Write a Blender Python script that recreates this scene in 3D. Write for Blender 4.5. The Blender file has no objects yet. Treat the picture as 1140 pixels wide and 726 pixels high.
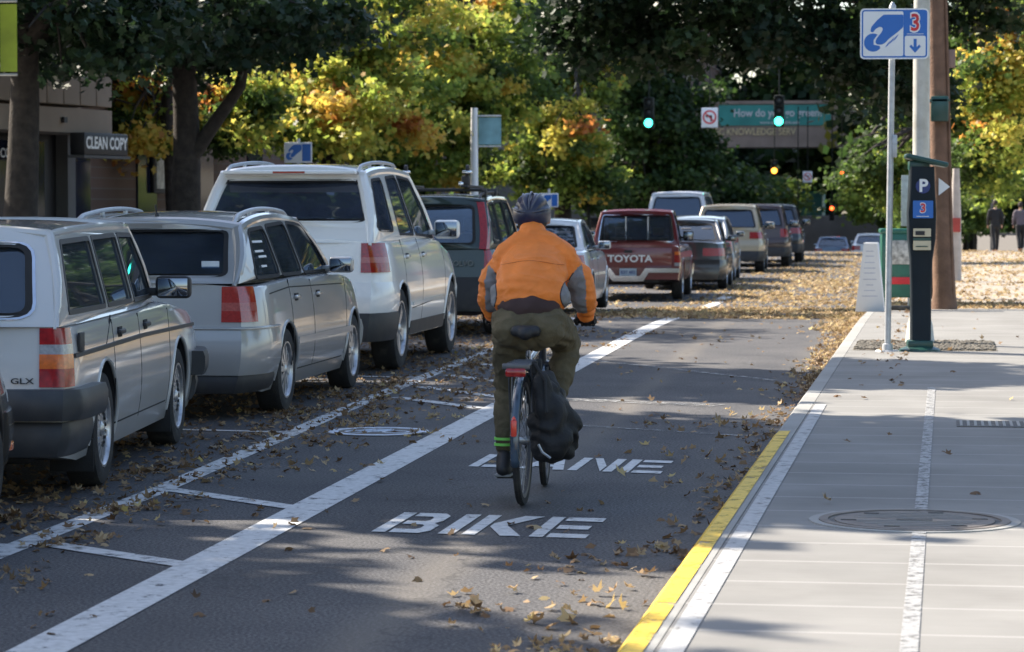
import bpy, bmesh, math, random
import numpy as np
from mathutils import Vector, Matrix, noise
from mathutils.geometry import tessellate_polygon
random.seed(7)
S = bpy.context.scene
COL = S.collection
PI = math.pi
# ------------------------------------------------------------------ camera model
TH = math.atan(478/3100); PH = math.atan(135/3100); EYE = 1.55
def ray(px, py):
    u = (px-570)/3100; v = (py-363)/3100
    fy = math.cos(PH)-v*math.sin(PH); fz = -math.sin(PH)-v*math.cos(PH)
    return Vector((u*math.cos(TH)-fy*math.sin(TH), u*math.sin(TH)+fy*math.cos(TH), fz))
def gpt(px, py, h=0.0):
    r = ray(px, py); t = (h-EYE)/r.z
    return Vector((r.x*t, r.y*t, h))
def dpt(px, py, Y):
    r = ray(px, py); t = Y/r.y
    return Vector((r.x*t, Y, EYE+r.z*t))
def gz(Y):
    t = min(1, max(0, (Y-34)/16)); t = t*t*(3-2*t)
    return -0.2*t
KERB = 0.12
# ------------------------------------------------------------------ object helpers
def tag(o, label=None, cat=None, group=None, kind=None):
    if label: o['label'] = label
    if cat: o['category'] = cat
    if group: o['group'] = group
    if kind: o['kind'] = kind
    return o
def empty(name, loc=(0, 0, 0), rz=0.0, **k):
    o = bpy.data.objects.new(name, None); COL.objects.link(o)
    o.location = loc; o.rotation_euler = (0, 0, rz); o.empty_display_size = .2
    return tag(o, **k)
def link(name, me, mats=None, parent=None, loc=None, rot=None):
    o = bpy.data.objects.new(name, me); COL.objects.link(o)
    if mats is not None:
        for m in (mats if isinstance(mats, (list, tuple)) else [mats]): me.materials.append(m)
    if parent: o.parent = parent
    if loc is not None: o.location = loc
    if rot is not None: o.rotation_euler = rot
    return o
def from_bm(name, bm, mats, parent=None, smooth=35, loc=None, rot=None, normals=True):
    if normals: bmesh.ops.recalc_face_normals(bm, faces=bm.faces)
    me = bpy.data.meshes.new(name); bm.to_mesh(me); bm.free()
    if smooth:
        for p in me.polygons: p.use_smooth = True
        me.set_sharp_from_angle(angle=math.radians(smooth))
    return link(name, me, mats, parent, loc, rot)
def NB(): return bmesh.new()
def b_box(bm, c, s, rot=None, mi=0, bev=0.0, seg=2, taper=None):
    """box centre c, size s"""
    vs = []
    for k in range(8):
        v = Vector(((k & 1)-.5, ((k >> 1) & 1)-.5, ((k >> 2) & 1)-.5))
        if taper and v.z > 0: v.x *= taper; v.y *= taper
        v = Vector((v.x*s[0], v.y*s[1], v.z*s[2]))
        if rot is not None: v = rot @ v
        vs.append(bm.verts.new(v+Vector(c)))
    fs = [bm.faces.new([vs[i] for i in q]) for q in ((0, 1, 3, 2), (4, 6, 7, 5), (0, 4, 5, 1), (2, 3, 7, 6), (0, 2, 6, 4), (1, 5, 7, 3))]
    for f in fs: f.material_index = mi
    if bev:
        es = list({e for f in fs for e in f.edges})
        r = bmesh.ops.bevel(bm, geom=es, offset=bev, segments=seg, affect='EDGES', profile=.5)
        for f in r['faces']: f.material_index = mi
def b_tube(bm, pts, rad, n=10, mi=0, cap=True, flat=1.0):
    pts = [Vector(p) for p in pts]
    if not isinstance(rad, (list, tuple)): rad = [rad]*len(pts)
    rings = []; prev = None
    for i, p in enumerate(pts):
        if i == 0: t = pts[1]-p
        elif i == len(pts)-1: t = p-pts[i-1]
        else: t = (pts[i+1]-p).normalized()+(p-pts[i-1]).normalized()
        t.normalize()
        if prev is None:
            a = Vector((0, 0, 1)) if abs(t.z) < .9 else Vector((1, 0, 0))
            u = t.cross(a).normalized()
        else:
            u = prev-t*prev.dot(t)
            u = u.normalized() if u.length > 1e-6 else t.orthogonal().normalized()
        prev = u; w = t.cross(u)
        rings.append([bm.verts.new(p+(u*math.cos(2*PI*k/n)+w*math.sin(2*PI*k/n)*flat)*rad[i]) for k in range(n)])
    for a, b in zip(rings, rings[1:]):
        for k in range(n):
            bm.faces.new((a[k], a[(k+1) % n], b[(k+1) % n], b[k])).material_index = mi
    if cap:
        bm.faces.new(rings[0][::-1]).material_index = mi; bm.faces.new(rings[-1]).material_index = mi
def b_lathe(bm, prof, M=None, n=24, mi=0, closed=False):
    """profile (r,z) about local z, M a matrix"""
    M = M or Matrix.Identity(4); rings = []
    for r, z in prof:
        if r < 1e-5: rings.append([bm.verts.new(M @ Vector((0, 0, z)))]*n)
        else: rings.append([bm.verts.new(M @ Vector((r*math.cos(2*PI*k/n), r*math.sin(2*PI*k/n), z))) for k in range(n)])
    prs = list(zip(rings, rings[1:]))
    if closed: prs.append((rings[-1], rings[0]))
    for a, b in prs:
        for k in range(n):
            q = []
            for v in (a[k], a[(k+1) % n], b[(k+1) % n], b[k]):
                if v not in q: q.append(v)
            if len(q) > 2:
                try: bm.faces.new(q).material_index = mi
                except ValueError: pass
def b_prism(bm, outline, mp, d, mi=0):
    """outline 2D, mp(u,v,w)->3D, extruded w 0..d"""
    a = [bm.verts.new(mp(u, v, 0)) for u, v in outline]; b = [bm.verts.new(mp(u, v, d)) for u, v in outline]
    n = len(a)
    tri = tessellate_polygon([[Vector((u, v, 0)) for u, v in outline]])
    for t in tri:
        for vs in (a, b):
            try: bm.faces.new([vs[i] for i in t]).material_index = mi
            except ValueError: pass
    for i in range(n):
        try: bm.faces.new((a[i], a[(i+1) % n], b[(i+1) % n], b[i])).material_index = mi
        except ValueError: pass
def b_panel(bm, outline, holes, mp, d, mi=0):
    loops = [outline]+list(holes)
    flat = [p for l in loops for p in l]
    tri = tessellate_polygon([[Vector((u, v, 0)) for u, v in l] for l in loops])
    A = [bm.verts.new(mp(u, v, 0)) for u, v in flat]; B = [bm.verts.new(mp(u, v, d)) for u, v in flat]
    for t in tri:
        if len(set(t)) < 3: continue
        for vs in (A, B):
            try: bm.faces.new([vs[i] for i in t]).material_index = mi
            except ValueError: pass
    o = 0
    for l in loops:
        n = len(l)
        for i in range(n):
            j = (i+1) % n
            try: bm.faces.new((A[o+i], A[o+j], B[o+j], B[o+i])).material_index = mi
            except ValueError: pass
        o += n
def rpoly(pts, r, n=4):
    """round the corners of a polygon"""
    out = []; N = len(pts)
    rr = r if isinstance(r, (list, tuple)) else [r]*N
    for i in range(N):
        p = Vector(pts[i]); a = Vector(pts[i-1])-p; b = Vector(pts[(i+1) % N])-p
        k = min(rr[i], a.length*.45, b.length*.45)
        if k < 1e-4: out.append(tuple(p)); continue
        s = p+a.normalized()*k; e = p+b.normalized()*k
        for j in range(n+1):
            t = j/n
            out.append(tuple(s*(1-t)**2+p*2*t*(1-t)+e*t*t))
    return out
def inset(pts, d):
    """shrink a polygon (any winding) by d"""
    N = len(pts); ar = sum(pts[i][0]*pts[(i+1) % N][1]-pts[(i+1) % N][0]*pts[i][1] for i in range(N))
    sg = 1 if ar > 0 else -1; out = []
    for i in range(N):
        a = Vector(pts[i-1]); p = Vector(pts[i]); b = Vector(pts[(i+1) % N])
        e1 = (p-a).normalized(); e2 = (b-p).normalized()
        n1 = Vector((-e1.y, e1.x))*sg; n2 = Vector((-e2.y, e2.x))*sg
        n = n1+n2
        if n.length < 1e-6: n = n1
        n.normalize(); k = d/max(.4, n.dot(n1))
        out.append(tuple(p+n*k))
    return out
def sub(pts, step, closed=True):
    out = []; N = len(pts)
    for i in range(N if closed else N-1):
        a = Vector(pts[i]); b = Vector(pts[(i+1) % N]); k = max(1, int((b-a).length/step))
        out += [tuple(a.lerp(b, j/k)) for j in range(k)]
    if not closed: out.append(tuple(pts[-1]))
    return out
def text_mesh(name, s, size, m, parent=None, loc=(0, 0, 0), rot=(PI/2, 0, 0), bold=.0, ext=.002, sx=1.0, align='CENTER', shear=0):
    cu = bpy.data.curves.new('t', 'FONT'); cu.body = s; cu.size = size; cu.offset = bold*size
    cu.extrude = ext; cu.align_x = align; cu.align_y = 'CENTER'; cu.resolution_u = 3; cu.shear = shear
    o = bpy.data.objects.new('t', cu); COL.objects.link(o)
    dg = bpy.context.evaluated_depsgraph_get()
    me = bpy.data.meshes.new_from_object(o.evaluated_get(dg)); bpy.data.objects.remove(o)
    me.transform(Matrix.Diagonal((sx, 1, 1, 1)))
    me.name = name; me.materials.clear()
    return link(name, me, m, parent, loc, rot)
def text_into(bm, s, size, M, bold=0.0, sx=1.0, ext=.001, mi=0):
    cu = bpy.data.curves.new('t', 'FONT'); cu.body = s; cu.size = size; cu.offset = bold*size
    cu.extrude = ext; cu.align_x = 'CENTER'; cu.align_y = 'CENTER'; cu.resolution_u = 3
    o = bpy.data.objects.new('t', cu); COL.objects.link(o)
    dg = bpy.context.evaluated_depsgraph_get()
    me = bpy.data.meshes.new_from_object(o.evaluated_get(dg)); bpy.data.objects.remove(o)
    me.transform(M @ Matrix.Diagonal((sx, 1, 1, 1)))
    n0 = len(bm.faces); bm.from_mesh(me); bm.faces.ensure_lookup_table()
    for f in bm.faces[n0:]: f.material_index = mi
def baked(o):
    dg = bpy.context.evaluated_depsgraph_get()
    return bpy.data.meshes.new_from_object(o.evaluated_get(dg))
# ------------------------------------------------------------------ materials
def new_mat(name):
    m = bpy.data.materials.new(name); m.use_nodes = True
    nt = m.node_tree; b = nt.nodes['Principled BSDF']
    return m, nt, b
def N(nt, t, **k):
    n = nt.nodes.new(t)
    for a, v in k.items(): setattr(n, a, v)
    return n
def mat(name, col, rough=.6, metal=0, coat=0, var=.15, scale=6.0, bump=0.0, bscale=60, spec=.5, dirt=None):
    m, nt, b = new_mat(name)
    b.inputs['Roughness'].default_value = rough; b.inputs['Metallic'].default_value = metal
    b.inputs['Coat Weight'].default_value = coat; b.inputs['Coat Roughness'].default_value = .06
    b.inputs['Specular IOR Level'].default_value = spec
    tc = N(nt, 'ShaderNodeTexCoord'); nz = N(nt, 'ShaderNodeTexNoise')
    nz.inputs['Scale'].default_value = scale; nz.inputs['Detail'].default_value = 6
    nt.links.new(tc.outputs['Object'], nz.inputs['Vector'])
    rp = N(nt, 'ShaderNodeValToRGB'); e = rp.color_ramp.elements
    c1 = [c*(1-var) for c in col]; c2 = [min(1, c*(1+var)) for c in col]
    e[0].position = .3; e[1].position = .7
    e[0].color = (*c1, 1); e[1].color = (*c2, 1)
    nt.links.new(nz.outputs['Fac'], rp.inputs[0]); out = rp.outputs[0]
    if dirt:
        n2 = N(nt, 'ShaderNodeTexNoise'); n2.inputs['Scale'].default_value = dirt[1]; n2.inputs['Detail'].default_value = 8
        nt.links.new(tc.outputs['Object'], n2.inputs['Vector'])
        r2 = N(nt, 'ShaderNodeValToRGB'); r2.color_ramp.elements[0].position = .5; r2.color_ramp.elements[1].position = .72
        r2.color_ramp.elements[1].color = (dirt[2],)*3+(1,)
        nt.links.new(n2.outputs['Fac'], r2.inputs[0])
        mx = N(nt, 'ShaderNodeMix', data_type='RGBA'); nt.links.new(r2.outputs[0], mx.inputs[0])
        nt.links.new(out, mx.inputs[6]); mx.inputs[7].default_value = (*dirt[0], 1); out = mx.outputs[2]
    nt.links.new(out, b.inputs['Base Color'])
    if bump:
        nb = N(nt, 'ShaderNodeTexNoise'); nb.inputs['Scale'].default_value = bscale; nb.inputs['Detail'].default_value = 4
        nt.links.new(tc.outputs['Object'], nb.inputs['Vector'])
        bp = N(nt, 'ShaderNodeBump'); bp.inputs['Strength'].default_value = bump; bp.inputs['Distance'].default_value = .01
        nt.links.new(nb.outputs['Fac'], bp.inputs['Height']); nt.links.new(bp.outputs[0], b.inputs['Normal'])
    return m
def glass_mat(name, tint, alpha):
    m, nt, b = new_mat(name); nt.nodes.remove(b)
    out = nt.nodes['Material Output']
    tr = N(nt, 'ShaderNodeBsdfTransparent'); tr.inputs[0].default_value = (*tint, 1)
    gl = N(nt, 'ShaderNodeBsdfGlossy'); gl.inputs['Roughness'].default_value = .02; gl.inputs[0].default_value = (.8, .9, 1, 1)
    fr = N(nt, 'ShaderNodeFresnel'); fr.inputs[0].default_value = 2.3 if tint[0] < .3 else 1.9
    mx = N(nt, 'ShaderNodeMixShader'); nt.links.new(fr.outputs[0], mx.inputs[0])
    nt.links.new(tr.outputs[0], mx.inputs[1]); nt.links.new(gl.outputs[0], mx.inputs[2])
    # patchy blue-grey layer mixed in to stand for sky reflected in the pane
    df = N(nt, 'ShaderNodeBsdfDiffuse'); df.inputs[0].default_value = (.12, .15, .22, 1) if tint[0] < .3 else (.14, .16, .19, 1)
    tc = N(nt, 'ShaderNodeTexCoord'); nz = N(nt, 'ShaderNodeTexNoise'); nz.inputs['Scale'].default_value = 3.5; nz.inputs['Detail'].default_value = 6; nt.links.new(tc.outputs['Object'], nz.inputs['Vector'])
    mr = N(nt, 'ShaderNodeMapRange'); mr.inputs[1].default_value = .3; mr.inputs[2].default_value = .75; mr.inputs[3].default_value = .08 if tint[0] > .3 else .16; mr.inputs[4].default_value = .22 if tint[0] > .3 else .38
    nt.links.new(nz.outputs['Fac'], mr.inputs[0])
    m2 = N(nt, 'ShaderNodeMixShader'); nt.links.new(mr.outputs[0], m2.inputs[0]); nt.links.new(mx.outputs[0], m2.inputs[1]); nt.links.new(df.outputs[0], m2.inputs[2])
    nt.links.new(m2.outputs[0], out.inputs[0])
    return m
def emit_mat(name, col, s):
    m, nt, b = new_mat(name)
    b.inputs['Base Color'].default_value = (*col, 1); b.inputs['Emission Color'].default_value = (*col, 1)
    b.inputs['Emission Strength'].default_value = s
    return m
def paint(name, col, metal=.55, rough=.38, dust=.0):
    m = mat(name, col, rough=rough, metal=metal, coat=1.0, var=.03, scale=2)
    nt = m.node_tree; b = nt.nodes['Principled BSDF']
    # road dust low on the panels and here and there
    tc = N(nt, 'ShaderNodeTexCoord'); sp = N(nt, 'ShaderNodeSeparateXYZ'); nt.links.new(tc.outputs['Object'], sp.inputs[0])
    mr = N(nt, 'ShaderNodeMapRange'); mr.inputs[1].default_value = .2; mr.inputs[2].default_value = .75; mr.inputs[3].default_value = .38; mr.inputs[4].default_value = .06
    nt.links.new(sp.outputs[2], mr.inputs[0])
    nz = N(nt, 'ShaderNodeTexNoise'); nz.inputs['Scale'].default_value = 5; nz.inputs['Detail'].default_value = 8
    nt.links.new(tc.outputs['Object'], nz.inputs['Vector'])
    mu = N(nt, 'ShaderNodeMath', operation='MULTIPLY'); nt.links.new(nz.outputs[0], mu.inputs[0]); nt.links.new(mr.outputs[0], mu.inputs[1])
    mx = N(nt, 'ShaderNodeMix', data_type='RGBA'); nt.links.new(mu.outputs[0], mx.inputs[0])
    src = b.inputs['Base Color'].links[0].from_socket
    nt.links.new(src, mx.inputs[6]); mx.inputs[7].default_value = (.22, .2, .17, 1)
    nt.links.new(mx.outputs[2], b.inputs['Base Color'])
    cr = N(nt, 'ShaderNodeMapRange'); cr.inputs[3].default_value = .03; cr.inputs[4].default_value = .5
    nt.links.new(mu.outputs[0], cr.inputs[0]); nt.links.new(cr.outputs[0], b.inputs['Coat Roughness'])
    return m
M = {}
M['rubber'] = mat('rubber', (.018, .018, .019), .85, bump=.2)
M['tyre'] = mat('tyre', (.022, .021, .021), .9, bump=.4, bscale=90, dirt=((.09, .08, .065), 9, .5))
M['black_plastic'] = mat('black_plastic', (.022, .022, .024), .55, dirt=((.07, .065, .055), 7, .35))
M['dark_plastic'] = mat('dark_plastic', (.03, .032, .036), .45, dirt=((.08, .075, .07), 5, .5))
M['interior'] = mat('interior', (.03, .03, .033), .8)
M['seat_cloth'] = mat('seat_cloth', (.13, .13, .14), .9)
M['alloy'] = mat('alloy', (.55, .55, .56), .33, metal=.85, dirt=((.12, .1, .08), 12, .6))
M['steel'] = mat('steel', (.5, .51, .52), .42, metal=.8, dirt=((.25, .24, .22), 6, .5))
M['chrome'] = mat('chrome', (.75, .76, .78), .14, metal=1)
M['galv'] = mat('galvanised', (.48, .5, .52), .5, metal=.5, var=.12, scale=20, dirt=((.3, .3, .3), 9, .5))
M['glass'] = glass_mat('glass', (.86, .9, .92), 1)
M['mirror'] = mat('mirror_glass', (.25, .27, .3), .05, metal=1)
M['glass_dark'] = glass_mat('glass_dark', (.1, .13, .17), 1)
M['red_lens'] = mat('red_lens', (.3, .008, .008), .12, coat=.6, var=.3, scale=40)
M['orange_lens'] = mat('orange_lens', (.62, .13, .01), .15, coat=1, var=.2, scale=40)
M['pale_lens'] = mat('pale_red_lens', (.42, .1, .08), .12, coat=.6, var=.2, scale=60)
M['grey_lens'] = mat('grey_lens', (.3, .3, .31), .12, coat=1, var=.2, scale=60)
M['clear_lens'] = mat('clear_lens', (.6, .6, .6), .12, coat=1, var=.2, scale=40)
M['pink_lens'] = mat('pink_lens', (.38, .03, .02), .12, coat=1, var=.2, scale=60)
M['white'] = mat('white_paint_panel', (.78, .79, .8), .35, var=.03)
M['blue'] = mat('sign_blue', (.015, .14, .5), .35, var=.05)
M['red'] = mat('sign_red', (.6, .02, .03), .4)
M['navy'] = mat('navy', (.02, .04, .18), .4)
# ------------------------------------------------------------------ cars
WHEELS = {}
def wheel_meshes(r, w, kind):
    key = (r, w, kind)
    if key in WHEELS: return WHEELS[key]
    RY = Matrix.Rotation(PI/2, 4, 'Y')
    rr = r*.66
    bm = NB()   # tyre, axis x
    prof = [(rr, -w*.36), (rr+.012, -w*.47), (r*.86, -w*.5), (r*.965, -w*.44), (r*.995, -w*.33), (r, -w*.2), (r, w*.2), (r*.995, w*.33), (r*.965, w*.44), (r*.86, w*.5), (rr+.012, w*.47), (rr, w*.36)]
    b_lathe(bm, prof, RY, 40)
    bmesh.ops.recalc_face_normals(bm, faces=bm.faces)
    t = bpy.data.meshes.new('tyre'); bm.to_mesh(t); bm.free()
    for p in t.polygons: p.use_smooth = True
    t.set_sharp_from_angle(angle=math.radians(40)); t.materials.append(M['tyre'])
    bm = NB()   # rim
    b_lathe(bm, [(rr*1.01, -w*.3), (rr*1.01, w*.4), (rr*1.03, w*.47), (rr*.97, w*.47), (rr*.93, w*.42), (rr*.9, w*.2), (rr*.9, -w*.3)], RY, 40)
    def spoke(a, r0, r1, w0, w1, x0, x1, th=.025):
        c, s = math.cos(a), math.sin(a)
        v = []
        for (rad, hw_, x) in ((r0, w0, x0), (r1, w1, x1)):
            for sd in (-1, 1):
                for dx in (0, -th):
                    v.append(bm.verts.new((x+dx, rad*c-sd*hw_*s, rad*s+sd*hw_*c)))
        for q in ((0, 2, 6, 4), (1, 5, 7, 3), (0, 4, 5, 1), (2, 3, 7, 6)): bm.faces.new([v[i] for i in q])
    xo = w*.36
    if kind == 'five':
        for k in range(5):
            for d in (-.13, .13): spoke(2*PI*k/5+.2+d, rr*.16, rr*.95, .022, .024, xo+.0, xo+.01)
    elif kind == 'ten':
        for k in range(10): spoke(2*PI*k/10, rr*.15, rr*.95, .016, .028, xo+.01, xo)
    elif kind == 'turbine':
        b_lathe(bm, [(0, xo+.0), (rr*.45, xo-.0), (rr*.5, xo-.01), (rr*.95, xo-.022)], RY, 40)
        for k in range(18): spoke(2*PI*k/18, rr*.5, rr*.93, .010, .014, xo+.012, xo+.004, .02)
    else:
        for k in range(6): spoke(2*PI*k/6, rr*.15, rr*.95, .04, .035, xo, xo)
    b_lathe(bm, [(0, xo+.02), (rr*.12, xo+.018), (rr*.2, xo+.006), (rr*.22, xo-.03), (0, xo-.03)], RY, 20)
    bmesh.ops.recalc_face_normals(bm, faces=bm.faces)
    rm = bpy.data.meshes.new('rim'); bm.to_mesh(rm); bm.free(); rm.materials.append(M['steel' if kind == 'steel' else 'alloy'])
    for p in rm.polygons: p.use_smooth = True
    rm.set_sharp_from_angle(angle=math.radians(35))
    bm = NB()   # dark drum behind the rim
    b_lathe(bm, [(0, w*.1), (rr*.62, w*.1), (rr*.62, 0), (rr*.99, 0), (rr*.99, -w*.3), (0, -w*.3)], RY, 28)
    bmesh.ops.recalc_face_normals(bm, faces=bm.faces)
    dm = bpy.data.meshes.new('wheel'); bm.to_mesh(dm); bm.free(); dm.materials.append(M['black_plastic'])
    WHEELS[key] = (dm, t, rm); return WHEELS[key]

def interp(pts):
    xs = [p[0] for p in pts]; ys = [p[1] for p in pts]
    fx = np.linspace(xs[0], xs[-1], 400); fy = np.interp(fx, xs, ys)
    k = np.hanning(19); k /= k.sum()
    pad = np.concatenate([np.full(9, fy[0]), fy, np.full(9, fy[-1])]); fs = np.convolve(pad, k, 'valid')
    return lambda x: float(np.interp(x, fx, fs))

def car(name, label, cat, sp, loc, yaw, group='vehicles along the street'):
    L, W = sp['L'], sp['W']; hw0 = W/2; zb = sp.get('zb', .2)
    top = interp(sp['top']); wr = sp['wr']; ro = sp['ro']; wb = sp['wb']
    er, ef = sp.get('er', .10), sp.get('ef', .2); lr, lf = sp.get('lr', .5), sp.get('lf', 1.0)
    zw = sp.get('zmid', .55); bu, bl = sp.get('bu', .05), sp.get('bl', .07)
    tilt = sp.get('tilt', .04); belt = sp['belt']
    root = empty(name, loc, yaw, label=label, cat=cat, group=group)
    body_m = sp['paint']
    def hw(y):
        v = 1.0
        if y < lr: v -= er*((lr-y)/lr)**3.0
        if y > L-lf: v -= ef*((y-L+lf)/lf)**2.6
        return hw0*v
    def sx(y, z):
        zt = top(y); v = hw(y)
        if z > zw: t = min(1.2, (z-zw)/max(.1, zt-zw)); v *= 1-bu*t**2
        else: t = (zw-z)/(zw-zb); v *= 1-bl*t**2
        return v
    def yoff(y, z):
        a = tilt*(z-zb)/(belt-zb)*max(0, 1-y/.8)
        b = -sp.get('nose', .12)*(abs(z-.5)/.35)**2*max(0, (y-L+.6)/.6)
        return a+b
    # --- body shell
    ys = [0, .015, .04, .09, .16, .26]+list(np.arange(.4, L-.5, .14))+[L-.42, L-.3, L-.2, L-.12, L-.06, L-.02, L]
    bm = NB(); rings = []
    for y in ys:
        zt = top(y); h = []
        e = min(1, y/.12); e2 = min(1, (L-y)/.12)
        zbo = zb+.05*(1-min(1, y/.4))+.04*(1-min(1, (L-y)/.5))
        h.append((0, zbo)); h.append((.82*hw(y), zbo))
        r = min(.06, .05)
        for t in (0.0, .06, .16, .28, .4, .52, .64, .76, .88, 1.0):
            z = zbo+(zt-r-zbo)*t; h.append((sx(y, z), z))
        xt = sx(y, zt-r)
        h.append((xt-r*.3, zt-r*.3)); h.append((xt-r, zt)); h.append((xt*.55, zt+.02)); h.append((0, zt+.03))
        ring = [(x, z) for x, z in h]+[(-x, z) for x, z in h[-2:0:-1]]
        rings.append([bm.verts.new((x, y+yoff(y, z), z)) for x, z in ring])
    n = len(rings[0])
    for a, b in zip(rings, rings[1:]):
        for k in range(n): bm.faces.new((a[k], a[(k+1) % n], b[(k+1) % n], b[k]))
    bm.faces.new(rings[0]); bm.faces.new(rings[-1][::-1])
    bmesh.ops.recalc_face_normals(bm, faces=bm.faces)
    me = bpy.data.meshes.new('body'); bm.to_mesh(me); bm.free()
    body = link('body', me, [body_m, M['interior']], root)
    bm = NB(); ar = wr+sp.get('arch', .055)
    for yy in (ro, ro+wb):
        for s in (-1, 1):
            b_lathe(bm, [(0, -.32), (ar, -.32), (ar, .3), (0, .3)], Matrix.Translation((s*hw0, yy, wr)) @ Matrix.Rotation(PI/2, 4, 'Y'), 36)
    if sp.get('bed'):   # pickup bed
        y0, y1 = sp['bed']; b_box(bm, (0, (y0+y1)/2, belt+.1), (W*.82, y1-y0, .9))
    bmesh.ops.recalc_face_normals(bm, faces=bm.faces)
    cm = bpy.data.meshes.new('c'); bm.to_mesh(cm); bm.free(); co = link('c', cm, None, root)
    md = body.modifiers.new('b', 'BOOLEAN'); md.object = co; md.operation = 'DIFFERENCE'; md.solver = 'EXACT'; md.use_self = True
    bpy.context.view_layer.update()
    nm = baked(body); body.modifiers.clear(); bpy.data.objects.remove(co)
    if len(nm.polygons) > 50: body.data = nm
    gh = sp['gh']; me = body.data
    while len(me.materials) < 2: me.materials.append(M['interior'])
    for p in me.polygons:
        p.use_smooth = True; c = p.center; p.material_index = 0
        for yy in (ro, ro+wb):
            if math.hypot(c.y-yy, c.z-wr) < ar-.0005+.002 and abs(c.x) < hw(c.y)-.012 and c.z > zb+.01: p.material_index = 1
            if math.hypot(c.y-yy, c.z-wr) < ar+.004 and abs(c.x) < hw0-.3: p.material_index = 1
        if c.z < zb+.08 and abs(p.normal.z) > .8 and abs(c.x) < hw0*.8: p.material_index = 1
        if gh['A'][0]+.05 < c.y < gh['D'][0]-.1 and abs(c.x) < hw0*.8 and c.z > .6 and p.normal.z > .7: p.material_index = 1
    me.set_sharp_from_angle(angle=math.radians(38))
    # --- greenhouse
    A, B, C, D = [Vector(gh[k]) for k in 'ABCD']
    wt = gh.get('wt', .80)*hw0; wbs = gh.get('wb', .945)*hw0; crown = gh.get('crown', .035); arc = gh.get('arc', .03)
    def zroof(y):
        t = (y-B.x)/(C.x-B.x); return B.y+(C.y-B.y)*t+4*arc*t*(1-t)
    Hm = max(B.y, C.y)+arc
    def gx(y, z):
        t = (z-belt)/(Hm-belt); v = wbs+(wt-wbs)*t+.018*4*t*(1-t)*.8
        if y < lr: v *= 1-er*.92*((lr-y)/lr)**3
        if y > D.x-1.0: v *= 1-.08*((y-D.x+1.0)/1.0)**2
        return v
    roofp = [(y, zroof(y)) for y in np.linspace(B.x, C.x, 12)]
    outl = [tuple(A)]+sub([tuple(A), tuple(B)], .25, False)[1:-1]+roofp+sub([tuple(C), tuple(D)], .25, False)[1:]
    bot = sub([tuple(D), tuple(A)], .3, False)[1:-1]
    outl = outl+bot
    wins = [rpoly(w, gh.get('wr', .04), 3) for w in sp['side_windows']]
    wins = [sub(w, .22) for w in wins]
    bm = NB(); pane = []
    for s in (-1, 1):
        b_panel(bm, outl, wins, lambda u, v, w, s=s: (s*(gx(u, v)-w), u, v), .035)
    # roof skin
    nx = 11; g = []
    for y in np.linspace(B.x, C.x, 14):
        z = zroof(y); w = gx(y, z)
        g.append([bm.verts.new((w*x, y, z+crown*(1-abs(x)**2.6))) for x in np.linspace(-1, 1, nx)])
    for a, b in zip(g, g[1:]):
        for k in range(nx-1): bm.faces.new((a[k], a[k+1], b[k+1], b[k]))
    rb = gh.get('rb', .032)
    for s in (-1, 1):   # rounded pillar and roof edges
        b_tube(bm, [(s*(gx(y, z)-rb*.7), y, z-rb*.4) for y, z in [tuple(A)]+[tuple(A.lerp(B, k/4)) for k in range(1, 4)]+roofp+[tuple(C.lerp(D, k/4)) for k in range(1, 5)]], [rb*.3, rb*.75]+[rb]*(len(roofp)+3)+[rb]*2+[rb*.4], 10)
    for e, z in ((B, B.y), (C, C.y)):
        b_tube(bm, [(x*gx(e.x, z), e.x, z+crown*(1-abs(x)**2.6)-rb*.4) for x in np.linspace(-.98, .98, 13)], rb*.95, 8)
    # rear and front screens
    scr = []
    for (p, q, hole, nme, sgn) in ((A, B, sp['rear_window'], 'rear', -1), (D, C, sp.get('front_window', (.06, .06, .9, .94)), 'front', 1)):
        wlo = gx(p.x, p.y)-.02; whi = gx(q.x, q.y)-.01
        def mp(u, v, w, p=p, q=q, wlo=wlo, whi=whi, sgn=sgn):
            hwid = wlo+(whi-wlo)*v; y = p.x+(q.x-p.x)*v; z = p.y+(q.y-p.y)*v
            bul = .045*(1-u*u)+.02*4*v*(1-v)
            return (u*hwid, y+sgn*(bul-w), z+(crown*(1-abs(u)**2.6) if v > .98 else 0))
        lo, hi, ul, uh = hole
        hp = sub(rpoly([(-ul, lo), (ul, lo), (uh, 1-hi), (-uh, 1-hi)], sp.get('rwr', .1), 4), .2)
        ol = sub([(-1, 0), (1, 0), (1, 1), (-1, 1)], .2)
        b_panel(bm, ol, [hp], mp, .03)
        scr.append((hp, mp, nme))
    from_bm('roof', bm, [body_m], root, 32)
    # glass
    for wi, w in enumerate(wins):
        for s in (-1, 1):
            bm = NB(); g_ = inset(w, -.004)
            b_panel(bm, g_, [], lambda u, v, q, s=s: (s*(gx(u, v)-.012-q), u, v), .004)
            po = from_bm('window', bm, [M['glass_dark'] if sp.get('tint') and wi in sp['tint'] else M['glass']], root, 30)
            bm = NB(); b_panel(bm, inset(w, -.012), [inset(w, .014)], lambda u, v, q, s=s: (s*(gx(u, v)+.004-q), u, v), .01)
            from_bm('window_seal', bm, [sp.get('seal', M['rubber'])], po, 30)
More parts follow.
